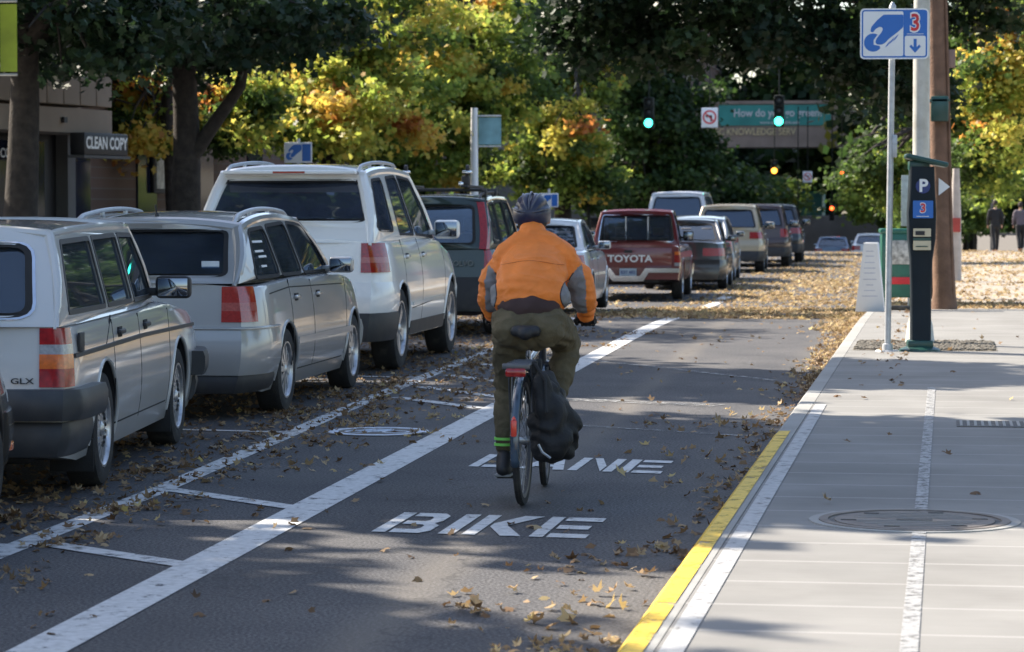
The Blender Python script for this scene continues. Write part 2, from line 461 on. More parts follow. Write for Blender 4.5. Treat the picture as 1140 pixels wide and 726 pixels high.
    for hp, mp, nme in scr:
        bm = NB(); b_panel(bm, inset(hp, -.005), [], lambda u, v, q: mp(u, v, .012+q), .004)
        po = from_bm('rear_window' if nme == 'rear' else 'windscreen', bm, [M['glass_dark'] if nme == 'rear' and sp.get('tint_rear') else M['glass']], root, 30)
        bm = NB(); b_panel(bm, inset(hp, -.02), [inset(hp, .03)], lambda u, v, q: mp(u, v, -.004+q), .01)
        from_bm('window_seal', bm, [M['rubber']], po, 30)
        if nme == 'rear' and sp.get('rear_chrome'):
            bm = NB(); b_panel(bm, inset(hp, -.045), [inset(hp, -.022)], lambda u, v, q: mp(u, v, -.006+q), .01)
            from_bm('window_trim', bm, [M['chrome']], po, 30)
        if nme == 'rear' and sp.get('wiper'):
            bm = NB(); b_tube(bm, [mp(.05, hp[0][1]-.06, -.03), mp(.1, .2, -.035), mp(-.45, .22, -.03)], .009, 6)
            b_tube(bm, [mp(.12, .18, -.025), mp(-.62, .21, -.025)], .006, 6)
            from_bm('wiper', bm, [M['black_plastic']], root)
    # --- interior
    bm = NB(); yf = C.x-.15
    for yy, xs, ww in ((yf, (-.36, .36), .44), (yf-.95, (-.42, 0, .42), .38)):
        if yy < A.x+.15: continue
        for x in xs:
            b_box(bm, (x, yy, belt-.02), (ww, .12, .34), bev=.04); b_box(bm, (x, yy-.02, belt+.26), (.22, .09, .15), bev=.03)
    b_box(bm, (0, D.x-.25, belt+.03), (W*.78, .3, .12), bev=.03)
    b_tube(bm, [(-.36+.17*math.cos(a), D.x-.45-.04*math.sin(a), belt+.06+.14*math.sin(a)) for a in np.linspace(0, 2*PI, 16)], .013, 6)
    if not sp.get('no_seats'): from_bm('seat', bm, [M['seat_cloth']], root)
    else: bm.free()
    # --- side strips that follow the panel
    def strip(bm, pts, w, off=.0025, sides=(-1, 1)):
        for s in sides:
            q = sub(pts, .1, False); P_ = []
            for i, (y, z) in enumerate(q):
                a = Vector(q[max(0, i-1)]); b = Vector(q[min(len(q)-1, i+1)]); d = (b-a).normalized(); nn = Vector((-d.y, d.x))*w/2
                P_.append([(s*(sx(y+k*nn.x, z+k*nn.y)+o), y+k*nn.x+yoff(y, z), z+k*nn.y) for k, o in ((1, -.004), (1, off), (-1, off), (-1, -.004))])
            R_ = [[bm.verts.new(p) for p in r] for r in P_]
            for a, b in zip(R_, R_[1:]):
                for k in range(3): bm.faces.new((a[k], a[k+1], b[k+1], b[k]))
            bm.faces.new(R_[0]); bm.faces.new(R_[-1])
    if sp.get('seams'):
        for pl in sp['seams']:
            for s in (-1, 1):
                bm = NB(); strip(bm, pl, .009, .0015, (s,)); from_bm('door_seam', bm, [M['rubber']], root, 0)
    if sp.get('rub'):
        for pl in sp['rub']:
            for s in (-1, 1):
                bm = NB(); strip(bm, pl, sp.get('rubw', .045), .014, (s,)); from_bm('rubbing_strip', bm, [sp.get('rubm', M['black_plastic'])], root, 30)
    if sp.get('sill'):
        for s in (-1, 1):
            bm = NB(); strip(bm, [(ro+ar+.02, zb+.07), (ro+wb-ar-.02, zb+.07)], .13, .012, (s,)); from_bm('sill_trim', bm, [M['black_plastic']], root, 30)
    # arch lips
    for yy in (ro, ro+wb):
        for s in (-1, 1):
            bm = NB(); q = []
            for a in np.linspace(-.05*PI, 1.05*PI, 26):
                y = yy+ar*math.cos(a); z = wr+ar*math.sin(a)
                if z > zb+.02: q.append((s*(sx(y, z)-.004), y+yoff(y, z), z))
            b_tube(bm, q, sp.get('lip', .014), 8)
            from_bm('wheel_arch', bm, [sp.get('archm', body_m)], root, 40)
    # --- wheels
    dm, tm, rm = wheel_meshes(wr, sp.get('tw', .2), sp.get('rim', 'five'))
    for yy in (ro, ro+wb):
        for s in (-1, 1):
            wo = bpy.data.objects.new('wheel', dm); COL.objects.link(wo); wo.parent = root
            wo.location = (s*(hw0-sp.get('tw', .2)/2-.012), yy, wr); wo.rotation_euler = (random.uniform(0, 6), 0, 0 if s > 0 else PI)
            for nm_, m_ in (('tyre', tm), ('rim', rm)):
                c = bpy.data.objects.new(nm_, m_); COL.objects.link(c); c.parent = wo
    # underside + exhaust
    bm = NB(); b_box(bm, (0, L/2, zb+.06), (W*.7, L*.9, .14), bev=.03)
    b_box(bm, (0, ro, wr-.04), (W-.42, .09, .09), bev=.02); b_box(bm, (0, ro+wb, wr-.04), (W-.42, .09, .09), bev=.02)
    b_tube(bm, [(-.42, .02, zb+.03), (-.42, .6, zb+.03)], .028, 10)
    from_bm('underbody', bm, [M['black_plastic']], root)
    # --- wrap pieces round the corners
    def wrap(bm, z0, z1, ya, xin, off, front=False, rows=4, sides=(1, -1), rd=.015, mi=0, joined=False):
        for s in sides:
            rws = []
            for j in range(rows+1):
                z = z0+(z1-z0)*j/rows
                k = 1-(2*j/rows-1)**4; of = off-rd*(1-k)
                pth = []
                if not front:
                    yy_ = list(np.linspace(ya, .16, max(2, int((ya-.1)/.08)+2)))+[.1, .05, .02, 0] if ya > .2 else list(np.linspace(ya, 0, 6))
                    for y in yy_: pth.append(Vector((sx(max(y, 0), z), y+yoff(max(y, 0), z))))
                    x0 = pth[-1].x
                    pth += [Vector((x0+(xin-x0)*t, yoff(0, z))) for t in np.linspace(0, 1, 7)[1:]]
                else:
                    yy_ = list(np.linspace(ya, L-.16, max(2, int((L-.1-ya)/.08)+2)))+[L-.1, L-.05, L-.02, L]
                    for y in yy_: pth.append(Vector((sx(min(y, L), z), y+yoff(y, z))))
                    x0 = pth[-1].x
                    pth += [Vector((x0+(xin-x0)*t, L+yoff(L, z))) for t in np.linspace(0, 1, 7)[1:]]
                o = []
                for i, p in enumerate(pth):
                    d = (pth[min(i+1, len(pth)-1)]-pth[max(0, i-1)]).normalized()
                    nn = Vector((-d.y, d.x)) if not front else Vector((d.y, -d.x))
                    if not front: nn = Vector((-d.y, d.x))
                    if nn.x < -.01 and i < len(pth)//2: nn = -nn
                    if i >= len(pth)//2:
                        want = -1 if not front else 1
                        if nn.y*want < 0: nn = -nn
                    o.append((p+nn*of, p-nn*.02))
                rws.append(o)
            V1 = [[bm.verts.new((s*a.x, a.y, z0+(z1-z0)*j/rows)) for a, b in r] for j, r in enumerate(rws)]
            V2 = [[bm.verts.new((s*b.x, b.y, z0+(z1-z0)*j/rows)) for a, b in r] for j, r in enumerate(rws)]
            m = len(V1[0])
            fs = []
            for j in range(rows):
                for i in range(m-1):
                    fs.append((V1[j][i], V1[j][i+1], V1[j+1][i+1], V1[j+1][i]))
                fs.append((V1[j][0], V1[j+1][0], V2[j+1][0], V2[j][0])); fs.append((V1[j][-1], V1[j+1][-1], V2[j+1][-1], V2[j][-1]))
            for i in range(m-1):
                fs.append((V1[0][i], V1[0][i+1], V2[0][i+1], V2[0][i])); fs.append((V1[-1][i], V1[-1][i+1], V2[-1][i+1], V2[-1][i]))
            for f in fs: bm.faces.new(f).material_index = mi
    if sp.get('rear_bumper'):
        bm = NB()
        for (z0, z1, ya, off, mi) in sp['rear_bumper']: wrap(bm, z0, z1, ya, 0.0, off, mi=mi)
        from_bm('rear_bumper', bm, sp['bumper_mats'], root, 40)
    if sp.get('front_bumper'):
        bm = NB()
        for (z0, z1, ya, off, mi) in sp['front_bumper']: wrap(bm, z0, z1, L-ya, 0.0, off, front=True, mi=mi)
        from_bm('front_bumper', bm, sp['bumper_mats'], root, 40)
    for s in (1, -1):
        if sp.get('lamps'):
            bm = NB(); mats = [M['red_lens'], M['orange_lens'], M['clear_lens'], M['pink_lens'], M['black_plastic'], M['chrome'], M['pale_lens'], M['grey_lens']]
            for (z0, z1, ya, xin, off, mi) in sp['lamps']: wrap(bm, z0, z1, ya, xin, off, sides=(s,), mi=mi, rd=0, rows=3)
            from_bm('tail_light', bm, mats, root, 40)
        bm = NB(); z0, z1 = sp.get('head', (.58, .74)); wrap(bm, z0, z1, L-.18, hw0*.5, .008, front=True, sides=(s,), rd=.005)
        from_bm('headlight', bm, [M['clear_lens']], root, 40)
        if sp.get('pillar_lamps'):      # tall lamps running up the rear pillar
            bm = NB(); v0, v1 = sp['pillar_lamps']
            q = []
            for v in np.linspace(v0, v1, 8):
                p = A.lerp(B, v); xo = gx(p.x, p.y)
                q.append([bm.verts.new(c) for c in ((s*(xo-.1), p.x-.045, p.y), (s*(xo-.015), p.x-.035, p.y), (s*(xo+.012), p.x+.03, p.y), (s*(xo-.1), p.x+.05, p.y))])
            for a, b in zip(q, q[1:]):
                for k in range(4): bm.faces.new((a[k], a[(k+1) % 4], b[(k+1) % 4], b[k]))
            bm.faces.new(q[0]); bm.faces.new(q[-1])
            from_bm('upper_tail_light', bm, [M['red_lens']], root, 30)
        # mirror
        my, mz = sp.get('mirror', (D.x-.38, belt+.1)); ms = sp.get('mirror_size', (.2, .1, .15))
        bm = NB(); b_box(bm, (s*(gx(my, mz)+.05+ms[0]/2), my-.02, mz), ms, bev=min(ms)*.33, seg=3)
        b_box(bm, (s*(gx(my, mz)+.03), my+.02, mz-.03), (.1, .05, .05), bev=.01)
        mo = from_bm('side_mirror', bm, [sp.get('mirror_mat', body_m)], root, 40)
        bm = NB(); b_box(bm, (s*(gx(my, mz)+.05+ms[0]/2), my-.02-ms[1]/2-.0, mz), (ms[0]*.84, .006, ms[2]*.78), bev=.002)
        from_bm('mirror_glass', bm, [M['mirror']], mo, 30)
        for (y, z) in sp.get('handles', []):
            bm = NB(); x = sx(y, z)
            b_box(bm, (s*(x+.012), y, z), (.026, .17, .026), bev=.008); b_box(bm, (s*(x+.001), y, z-.002), (.006, .13, .06), mi=1, bev=.002)
            from_bm('door_handle', bm, [sp.get('handle_mat', body_m), M['rubber']], root, 30)
        if sp.get('rails'):
            bm = NB(); y0, y1, hgt = sp['rails']; ins = .07
            q = []
            for t in np.linspace(0, 1, 24):
                y = y0+(y1-y0)*t; k = min(1, t/.1, (1-t)/.1); k = math.sin(k*PI/2)
                yy2 = min(max(y, B.x+.02), C.x); zr = zroof(yy2)
                q.append((s*(gx(yy2, zr)-ins), y, zr+.012+hgt*k))
            b_tube(bm, q, .017, 8)
            for t in (.33, .66):
                y = y0+(y1-y0)*t; zr = zroof(y); b_box(bm, (s*(gx(y, zr)-ins), y, zr+.012+hgt/2), (.025, .06, hgt), bev=.006)
            from_bm('roof_rail', bm, [sp.get('rail_mat', M['steel'])], root, 40)
    # plate
    if sp.get('plate'):
        z = sp['plate'][0]; yy = yoff(0, z)-sp['plate'][1]
        bm = NB(); b_box(bm, (0, yy-.006, z), (.31, .008, .155), bev=.004, mi=0)
        pl = from_bm('licence_plate', bm, [M['white']], root, 30)
        if sp['plate'][2]:
            text_mesh('plate_number', sp['plate'][2], .1, M['navy'], pl, (0, yy-.012, z-.002), bold=.01, ext=.001, sx=.8)
    if sp.get('antenna'):
        bm = NB(); y = B.x+.12; b_tube(bm, [(0, y, zroof(y)+crown-.01), (0, y, zroof(y)+crown+.04)], [.022, .012], 8); b_tube(bm, [(0, y, zroof(y)+crown+.03), (0, y-.04, zroof(y)+crown+.1)], .007, 6)
        from_bm('antenna', bm, [M['black_plastic']], root)
    if sp.get('spoiler'):
        bm = NB(); w = gx(B.x, B.y)-.02; z = B.y+crown*.4
        b_box(bm, (0, B.x-.08, z-.005), (w*1.86, .22, .035), bev=.012)
        b_box(bm, (0, B.x-.195, z-.005), (.3, .01, .018), mi=1)
        from_bm('rear_spoiler', bm, [body_m, M['red_lens']], root, 40)
    if sp.get('flaps'):
        for s in (-1, 1):
            for yy in (ro, ro+wb):
                bm = NB(); b_box(bm, (s*(hw0-.13), yy-wr-.05, .2), (.24, .012, .18), bev=.004); from_bm('mud_flap', bm, [M['rubber']], root)
    return dict(root=root, sx=sx, gx=gx, zroof=zroof, yoff=yoff, wrap=wrap, A=A, B=B, C=C, D=D, crown=crown, top=top)
# ------------------------------------------------------------------ setting
def gz(Y):
    t = min(1, max(0, (Y-34)/16)); t = t*t*(3-2*t)
    z = -0.2*t
    if Y > 104: z -= min(6.0, (Y-104)*.042*min(1, (Y-104)/12))
    return z
def road_mat():
    m, nt, b = new_mat('asphalt'); b.inputs['Roughness'].default_value = .8; b.inputs['Specular IOR Level'].default_value = .35
    tc = N(nt, 'ShaderNodeTexCoord'); L_ = nt.links.new
    def noise_(sc, det=6, sx=1, sy=1):
        mp = N(nt, 'ShaderNodeMapping'); mp.inputs['Scale'].default_value = (sx, sy, 1); L_(tc.outputs['Object'], mp.inputs[0])
        n = N(nt, 'ShaderNodeTexNoise'); n.inputs['Scale'].default_value = sc; n.inputs['Detail'].default_value = det; L_(mp.outputs[0], n.inputs['Vector']); return n.outputs['Fac']
    def ramp(s, a, b_, c0, c1):
        r = N(nt, 'ShaderNodeValToRGB'); r.color_ramp.elements[0].position = a; r.color_ramp.elements[1].position = b_
        r.color_ramp.elements[0].color = (*c0, 1); r.color_ramp.elements[1].color = (*c1, 1); L_(s, r.inputs[0]); return r.outputs[0]
    def mix(f, a, c, mode='MIX'):
        x = N(nt, 'ShaderNodeMix', data_type='RGBA', blend_type=mode)
        if isinstance(f, float): x.inputs[0].default_value = f
        else: L_(f, x.inputs[0])
        L_(a, x.inputs[6])
        if isinstance(c, tuple): x.inputs[7].default_value = (*c, 1)
        else: L_(c, x.inputs[7])
        return x.outputs[2]
    base = ramp(noise_(1.1, 8), .3, .7, (.052, .053, .06), (.086, .085, .09))
    agg = ramp(noise_(70, 4), .38, .7, (.35, .35, .36), (2.0, 1.95, 1.85))
    c = mix(1.0, base, agg, 'MULTIPLY')
    # worn dusty wheel tracks and an oil line, running with the lane
    sp = N(nt, 'ShaderNodeSeparateXYZ'); L_(tc.outputs['Object'], sp.inputs[0])
    def track(x0, w, s, col, amt):
        global c_
        a = N(nt, 'ShaderNodeMath', operation='ADD'); L_(sp.outputs[0], a.inputs[0])
        wv = N(nt, 'ShaderNodeMath', operation='MULTIPLY'); L_(sp.outputs[1], wv.inputs[0]); wv.inputs[1].default_value = s
        L_(wv.outputs[0], a.inputs[1])
        d = N(nt, 'ShaderNodeMath', operation='SUBTRACT'); L_(a.outputs[0], d.inputs[0]); d.inputs[1].default_value = x0
        e = N(nt, 'ShaderNodeMath', operation='ABSOLUTE'); L_(d.outputs[0], e.inputs[0])
        mr = N(nt, 'ShaderNodeMapRange', interpolation_type='SMOOTHSTEP'); L_(e.outputs[0], mr.inputs[0]); mr.inputs[1].default_value = w; mr.inputs[2].default_value = .0; mr.inputs[3].default_value = 0; mr.inputs[4].default_value = amt
        mu = N(nt, 'ShaderNodeMath', operation='MULTIPLY'); L_(mr.outputs[0], mu.inputs[0]); L_(noise_(2.2, 5, 1.5, .35), mu.inputs[1])
        return mu.outputs[0]
    c = mix(track(-1.75, .22, .03, None, .75), c, (.17, .15, .125))
    c = mix(track(-2.6, .4, .02, None, .4), c, (.035, .034, .036))
    c = mix(track(-1.3, .3, 0.0, None, .35), c, (.15, .135, .11))
    # patches and dried stains
    st = N(nt, 'ShaderNodeMapRange'); L_(noise_(.7, 7, 1.6, .6), st.inputs[0]); st.inputs[1].default_value = .55; st.inputs[2].default_value = .7; st.inputs[4].default_value = .45
    c = mix(st.outputs[0], c, (.115, .11, .105))
    # hairline cracks
    vo = N(nt, 'ShaderNodeTexVoronoi', feature='DISTANCE_TO_EDGE'); vo.inputs['Scale'].default_value = .55
    wn = N(nt, 'ShaderNodeTexNoise'); wn.inputs['Scale'].default_value = 3; wn.inputs['Detail'].default_value = 6; L_(tc.outputs['Object'], wn.inputs['Vector'])
    va = N(nt, 'ShaderNodeMix', data_type='RGBA', blend_type='LINEAR_LIGHT'); va.inputs[0].default_value = .25; L_(tc.outputs['Object'], va.inputs[6]); L_(wn.outputs['Color'], va.inputs[7]); L_(va.outputs[2], vo.inputs['Vector'])
    cr = N(nt, 'ShaderNodeMapRange'); L_(vo.outputs['Distance'], cr.inputs[0]); cr.inputs[1].default_value = .0; cr.inputs[2].default_value = .006; cr.inputs[3].default_value = .6; cr.inputs[4].default_value = 0
    c = mix(cr.outputs[0], c, (.02, .02, .02))
    L_(c, b.inputs['Base Color'])
    bp = N(nt, 'ShaderNodeBump'); bp.inputs['Strength'].default_value = .55; bp.inputs['Distance'].default_value = .006
    L_(noise_(110, 3), bp.inputs['Height']); L_(bp.outputs[0], b.inputs['Normal'])
    return m
def concrete_mat(name, col, joint=0.0, jcol=(.55, .55, .54), x0=0, period=.62):
    m, nt, b = new_mat(name); b.inputs['Roughness'].default_value = .85
    tc = N(nt, 'ShaderNodeTexCoord'); L_ = nt.links.new
    n1 = N(nt, 'ShaderNodeTexNoise'); n1.inputs['Scale'].default_value = 1.3; n1.inputs['Detail'].default_value = 8; L_(tc.outputs['Object'], n1.inputs['Vector'])
    r = N(nt, 'ShaderNodeValToRGB'); r.color_ramp.elements[0].position = .3; r.color_ramp.elements[1].position = .7
    r.color_ramp.elements[0].color = (*[x*.82 for x in col], 1); r.color_ramp.elements[1].color = (*[x*1.1 for x in col], 1); L_(n1.outputs['Fac'], r.inputs[0])
    mp = N(nt, 'ShaderNodeMapping'); mp.inputs['Scale'].default_value = (1.2, 60, 1); L_(tc.outputs['Object'], mp.inputs[0])
    n2 = N(nt, 'ShaderNodeTexNoise'); n2.inputs['Scale'].default_value = 2; n2.inputs['Detail'].default_value = 5; L_(mp.outputs[0], n2.inputs['Vector'])
    r2 = N(nt, 'ShaderNodeValToRGB'); r2.color_ramp.elements[0].color = (.8, .8, .8, 1); r2.color_ramp.elements[1].color = (1.12, 1.12, 1.1, 1); L_(n2.outputs['Fac'], r2.inputs[0])
    mx = N(nt, 'ShaderNodeMix', data_type='RGBA', blend_type='MULTIPLY'); mx.inputs[0].default_value = 1; L_(r.outputs[0], mx.inputs[6]); L_(r2.outputs[0], mx.inputs[7]); out = mx.outputs[2]
    n9 = N(nt, 'ShaderNodeTexNoise'); n9.inputs['Scale'].default_value = .45; n9.inputs['Detail'].default_value = 9; n9.inputs['Roughness'].default_value = .7; L_(tc.outputs['Object'], n9.inputs['Vector'])
    r9 = N(nt, 'ShaderNodeMapRange'); r9.inputs[1].default_value = .48; r9.inputs[2].default_value = .66; r9.inputs[3].default_value = 0; r9.inputs[4].default_value = .38; L_(n9.outputs['Fac'], r9.inputs[0])
    m9 = N(nt, 'ShaderNodeMix', data_type='RGBA'); L_(r9.outputs[0], m9.inputs[0]); L_(out, m9.inputs[6]); m9.inputs[7].default_value = (col[0]*.55, col[1]*.53, col[2]*.5, 1); out = m9.outputs[2]
    # spots: gum and grime
    vo = N(nt, 'ShaderNodeTexVoronoi'); vo.inputs['Scale'].default_value = 3.1; L_(tc.outputs['Object'], vo.inputs['Vector'])
    mr = N(nt, 'ShaderNodeMapRange'); L_(vo.outputs['Distance'], mr.inputs[0]); mr.inputs[1].default_value = .035; mr.inputs[2].default_value = .06; mr.inputs[3].default_value = .45; mr.inputs[4].default_value = 0
    m3 = N(nt, 'ShaderNodeMix', data_type='RGBA'); L_(mr.outputs[0], m3.inputs[0]); L_(out, m3.inputs[6]); m3.inputs[7].default_value = (.12, .115, .11, 1); out = m3.outputs[2]
    if joint:
        sp = N(nt, 'ShaderNodeSeparateXYZ'); L_(tc.outputs['Object'], sp.inputs[0])
        a = N(nt, 'ShaderNodeMath', operation='MODULO'); L_(sp.outputs[1], a.inputs[0]); a.inputs[1].default_value = period
        d = N(nt, 'ShaderNodeMath', operation='LESS_THAN'); L_(a.outputs[0], d.inputs[0]); d.inputs[1].default_value = joint
        s = N(nt, 'ShaderNodeMath', operation='MULTIPLY'); L_(d.outputs[0], s.inputs[0]); s.inputs[1].default_value = .75
        m4 = N(nt, 'ShaderNodeMix', data_type='RGBA'); L_(s.outputs[0], m4.inputs[0]); L_(out, m4.inputs[6]); m4.inputs[7].default_value = (*jcol, 1); out = m4.outputs[2]
    L_(out, b.inputs['Base Color'])
    bp = N(nt, 'ShaderNodeBump'); bp.inputs['Strength'].default_value = .25; bp.inputs['Distance'].default_value = .004
    L_(n2.outputs['Fac'], bp.inputs['Height']); L_(bp.outputs[0], b.inputs['Normal'])
    return m
def worn_mat(name, col, wear, scale=9, rough=.6):
    """road paint, worn through where the noise is high"""
    m, nt, b = new_mat(name); b.inputs['Roughness'].default_value = rough; L_ = nt.links.new
    tc = N(nt, 'ShaderNodeTexCoord'); n = N(nt, 'ShaderNodeTexNoise'); n.inputs['Scale'].default_value = scale; n.inputs['Detail'].default_value = 10; n.inputs['Roughness'].default_value = .75
    L_(tc.outputs['Object'], n.inputs['Vector'])
    mr = N(nt, 'ShaderNodeMapRange'); L_(n.outputs['Fac'], mr.inputs[0]); mr.inputs[1].default_value = wear-.05; mr.inputs[2].default_value = wear+.07; mr.inputs[3].default_value = 1; mr.inputs[4].default_value = 0.05
    L_(mr.outputs[0], b.inputs['Alpha'])
    n2 = N(nt, 'ShaderNodeTexNoise'); n2.inputs['Scale'].default_value = 25; n2.inputs['Detail'].default_value = 5; L_(tc.outputs['Object'], n2.inputs['Vector'])
    r = N(nt, 'ShaderNodeValToRGB'); r.color_ramp.elements[0].position = .3; r.color_ramp.elements[1].position = .6; r.color_ramp.elements[0].color = (*[c*.72 for c in col], 1); r.color_ramp.elements[1].color = (*col, 1)
    L_(n2.outputs['Fac'], r.inputs[0]); L_(r.outputs[0], b.inputs['Base Color'])
    return m
M['asphalt'] = road_mat()
M['sidewalk'] = concrete_mat('sidewalk_concrete', (.212, .208, .2), .026, (.31, .305, .295))
M['sidewalk_plain'] = concrete_mat('plain_concrete', (.3, .29, .27))
M['kerb'] = concrete_mat('kerb_concrete', (.3, .3, .29))
M['line'] = worn_mat('road_paint_white', (.58, .58, .57), .6)
M['line_worn'] = worn_mat('road_paint_worn', (.58, .58, .57), .56)
M['bar_faint'] = worn_mat('road_bar_faint', (.27, .27, .265), .47)
M['line_clean'] = worn_mat('walk_paint_white', (.4, .4, .395), .6)
M['line_dull'] = worn_mat('walk_paint_dull', (.34, .34, .335), .54, 16)
M['yellow'] = worn_mat('kerb_paint_yellow', (.76, .5, .035), .575, 6)

M['earth'] = concrete_mat('ground_tan', (.13, .11, .085))
def sheet(name, x0, x1, ys, h, m, kind='structure', fx=None, nx=1, **k):
    """strip that follows the street's height; fx(Y)->x shift"""
    bm = NB(); prev = None
    for y in ys:
        s = fx(y) if fx else 0
        row = [bm.verts.new((x0+(x1-x0)*i/nx+s, y, gz(y)+h)) for i in range(nx+1)]
        if prev:
            for i in range(nx): bm.faces.new((prev[i], prev[i+1], row[i+1], row[i]))
        prev = row
    o = from_bm(name, bm, [m], smooth=0); return tag(o, kind=kind, **k)
YS = [-60, -20]+list(np.arange(0, 30, 5))+list(np.arange(30, 150, 2))+list(np.arange(150, 420, 15))
sheet('ground', -900, 900, [-400]+YS+[700, 2500], -.05, M['earth'])
sheet('road', -11.6, -1.02, YS, 0.0, M['asphalt'])
def slab(name, x0, x1, ys, h, m, side=.16):
    bm = NB(); rows = [[bm.verts.new((x, y, gz(y)+z)) for x, z in ((x0, h-side), (x0, h), (x1, h), (x1, h-side))] for y in ys]
    for a, b in zip(rows, rows[1:]):
        for k in range(3): bm.faces.new((a[k], a[k+1], b[k+1], b[k]))
    bm.faces.new(rows[0]); bm.faces.new(rows[-1])
    return tag(from_bm(name, bm, [m], smooth=0), kind='structure')
ysR = [-20, 0, 10, 20, 27.5]
slab('sidewalk', -.9, 14, [y for y in YS if -25 < y < 40]+[41.0], KERB, M['sidewalk'])
M['walk_far'] = concrete_mat('plaza_pavers', (.33, .29, .24))
slab('sidewalk', -.9, 14, [41.0]+[y for y in YS if 41 < y < 100], KERB-.004, M['walk_far'])
slab('sidewalk', -30, -11.75, [y for y in YS if -25 < y < 200], KERB, M['sidewalk_plain'])
def kerb(x0, x1, ys):
    bm = NB(); rows = []
    for y in ys:
        pr = [(x0, -.04), (x0+.01*(1 if x0 < x1 else -1), KERB-.025), (x0+(.035 if x0 < x1 else -.035), KERB), (x1, KERB), (x1, -.04)]
        rows.append([bm.verts.new((x, y, gz(y)+z)) for x, z in pr])
    for a, b in zip(rows, rows[1:]):
        for k in range(4): bm.faces.new((a[k], a[k+1], b[k+1], b[k]))
    bm.faces.new(rows[0]); bm.faces.new(rows[-1])
    return tag(from_bm('kerb', bm, [M['kerb']], smooth=20), kind='structure')
kerb(-1.04, -.904, [y for y in YS if -25 < y < 99]); kerb(-11.6, -11.752, [y for y in YS if -25 < y < 200])
# yellow paint on the kerb: its top and face
bm = NB(); rows = [[bm.verts.new((x, y, z)) for x, z in ((-1.045, .006), (-1.0335, KERB-.022), (-1.006, KERB+.004), (-.935, KERB+.004))] for y in (-5, 0, 5, 10, 13.7, 17.6)]
for a, b in zip(rows, rows[1:]):
    for k in range(3): bm.faces.new((a[k], a[k+1], b[k+1], b[k]))
tag(from_bm('kerb_marking', bm, [M['yellow']], smooth=30), kind='structure')
sheet('sidewalk_marking', -.885, -.805, np.arange(0, 22, 2.0), KERB+.004, M['line_clean'])
sheet('sidewalk_marking', -.125, -.065, np.arange(0, 24, 2.0), KERB+.004, M['line_dull'], fx=lambda y: (y-9)*.002)
# lane markings
fs = lambda y: -2.89-.0217*y+.0
sheet('lane_marking', -.105, .105, np.arange(4, 58, 3.0), .004, M['line'], fx=fs)
ft = lambda y: float(np.interp(y, [0, 12, 14.7, 22.2, 28.9, 40], [-3.95, -4.13, -4.19, -4.52, -4.72, -5.0]))
sheet('lane_marking', -.07, .07, np.arange(4, 40, 1.5), .004, M['line_worn'], fx=ft)
def bar(a, b, w, m, h=.005, name='lane_marking'):
    a = Vector((a[0], a[1])); b = Vector((b[0], b[1])); d = (b-a).normalized(); n = Vector((-d.y, d.x))*w/2
    bm = NB(); K = 6; prev = None
    for i in range(K+1):
        p = a.lerp(b, i/K); r = [bm.verts.new((*(p+n), gz(p.y)+h)), bm.verts.new((*(p-n), gz(p.y)+h))]
        if prev: bm.faces.new((prev[0], prev[1], r[1], r[0]))
        prev = r
    return tag(from_bm(name, bm, [m], smooth=0), kind='structure')
for a, b in (((58, 607), (208, 630)), ((185, 545), (335, 567)), ((443, 443), (535, 455)), ((468, 431), (560, 443)), ((500, 418), (575, 428)), ((530, 405), (600, 413))):
    A_, B_ = gpt(*a), gpt(*b); bar((A_.x, A_.y), (B_.x, B_.y), .13, M['line_worn'])
for y0 in (12.1, 18.45, 24.5):     # parking stall ticks
    bar((ft(y0)-.05, y0), (ft(y0)-.9, y0+.12), .09, M['line_worn'])
for a, b, w in (((665, 402), (862, 424), .1), ((630, 445), (800, 452), .26), ((640, 474), (830, 486), .07), ((560, 356), (735, 349), .3)):  # faint pale bars across the bike lane, broken up by noise
    A_, B_ = gpt(*a), gpt(*b); bar((A_.x, A_.y), (B_.x, B_.y), w, M['bar_faint'])
# stencilled words
GL = {'B': [[(0, 0), (0, 1), (.22, 1), (.22, 0)], [(.28, 0), (.28, .17), (.62, .17), (.68, .24), (.68, .36), (.62, .42), (.28, .42), (.28, .58), (.58, .58), (.64, .64), (.64, .76), (.58, .83), (.28, .83), (.28, 1), (.74, 1), (.86, .88), (.86, .62), (.78, .5), (.9, .4), (.9, .13), (.76, 0)]],
      'I': [[(0, 0), (0, 1), (.25, 1), (.25, 0)]],
      'K': [[(0, 0), (0, 1), (.22, 1), (.22, 0)], [(.28, .42), (.28, .58), (.62, 1), (.95, 1), (.53, .5), (.95, 0), (.62, 0)]],
      'E': [[(0, 0), (0, 1), (.22, 1), (.22, 0)], [(.28, 0), (.28, .18), (.9, .18), (.9, 0)], [(.28, .41), (.28, .59), (.8, .59), (.8, .41)], [(.28, .82), (.28, 1), (.9, 1), (.9, .82)]],
      'L': [[(0, 0), (0, 1), (.22, 1), (.22, 0)], [(.28, 0), (.28, .18), (.85, .18), (.85, 0)]],
      'A': [[(0, 0), (.34, 1), (.47, 1), (.47, .72), (.24, 0)], [(.53, .72), (.53, 1), (.66, 1), (1, 0), (.76, 0)], [(.3, .2), (.36, .36), (.64, .36), (.7, .2)]],
      'N': [[(0, 0), (0, 1), (.2, 1), (.2, 0)], [(.25, 1), (.7, .0), (.7, .42), (.43, 1)], [(.75, 0), (.75, 1), (.95, 1), (.95, 0)]]}
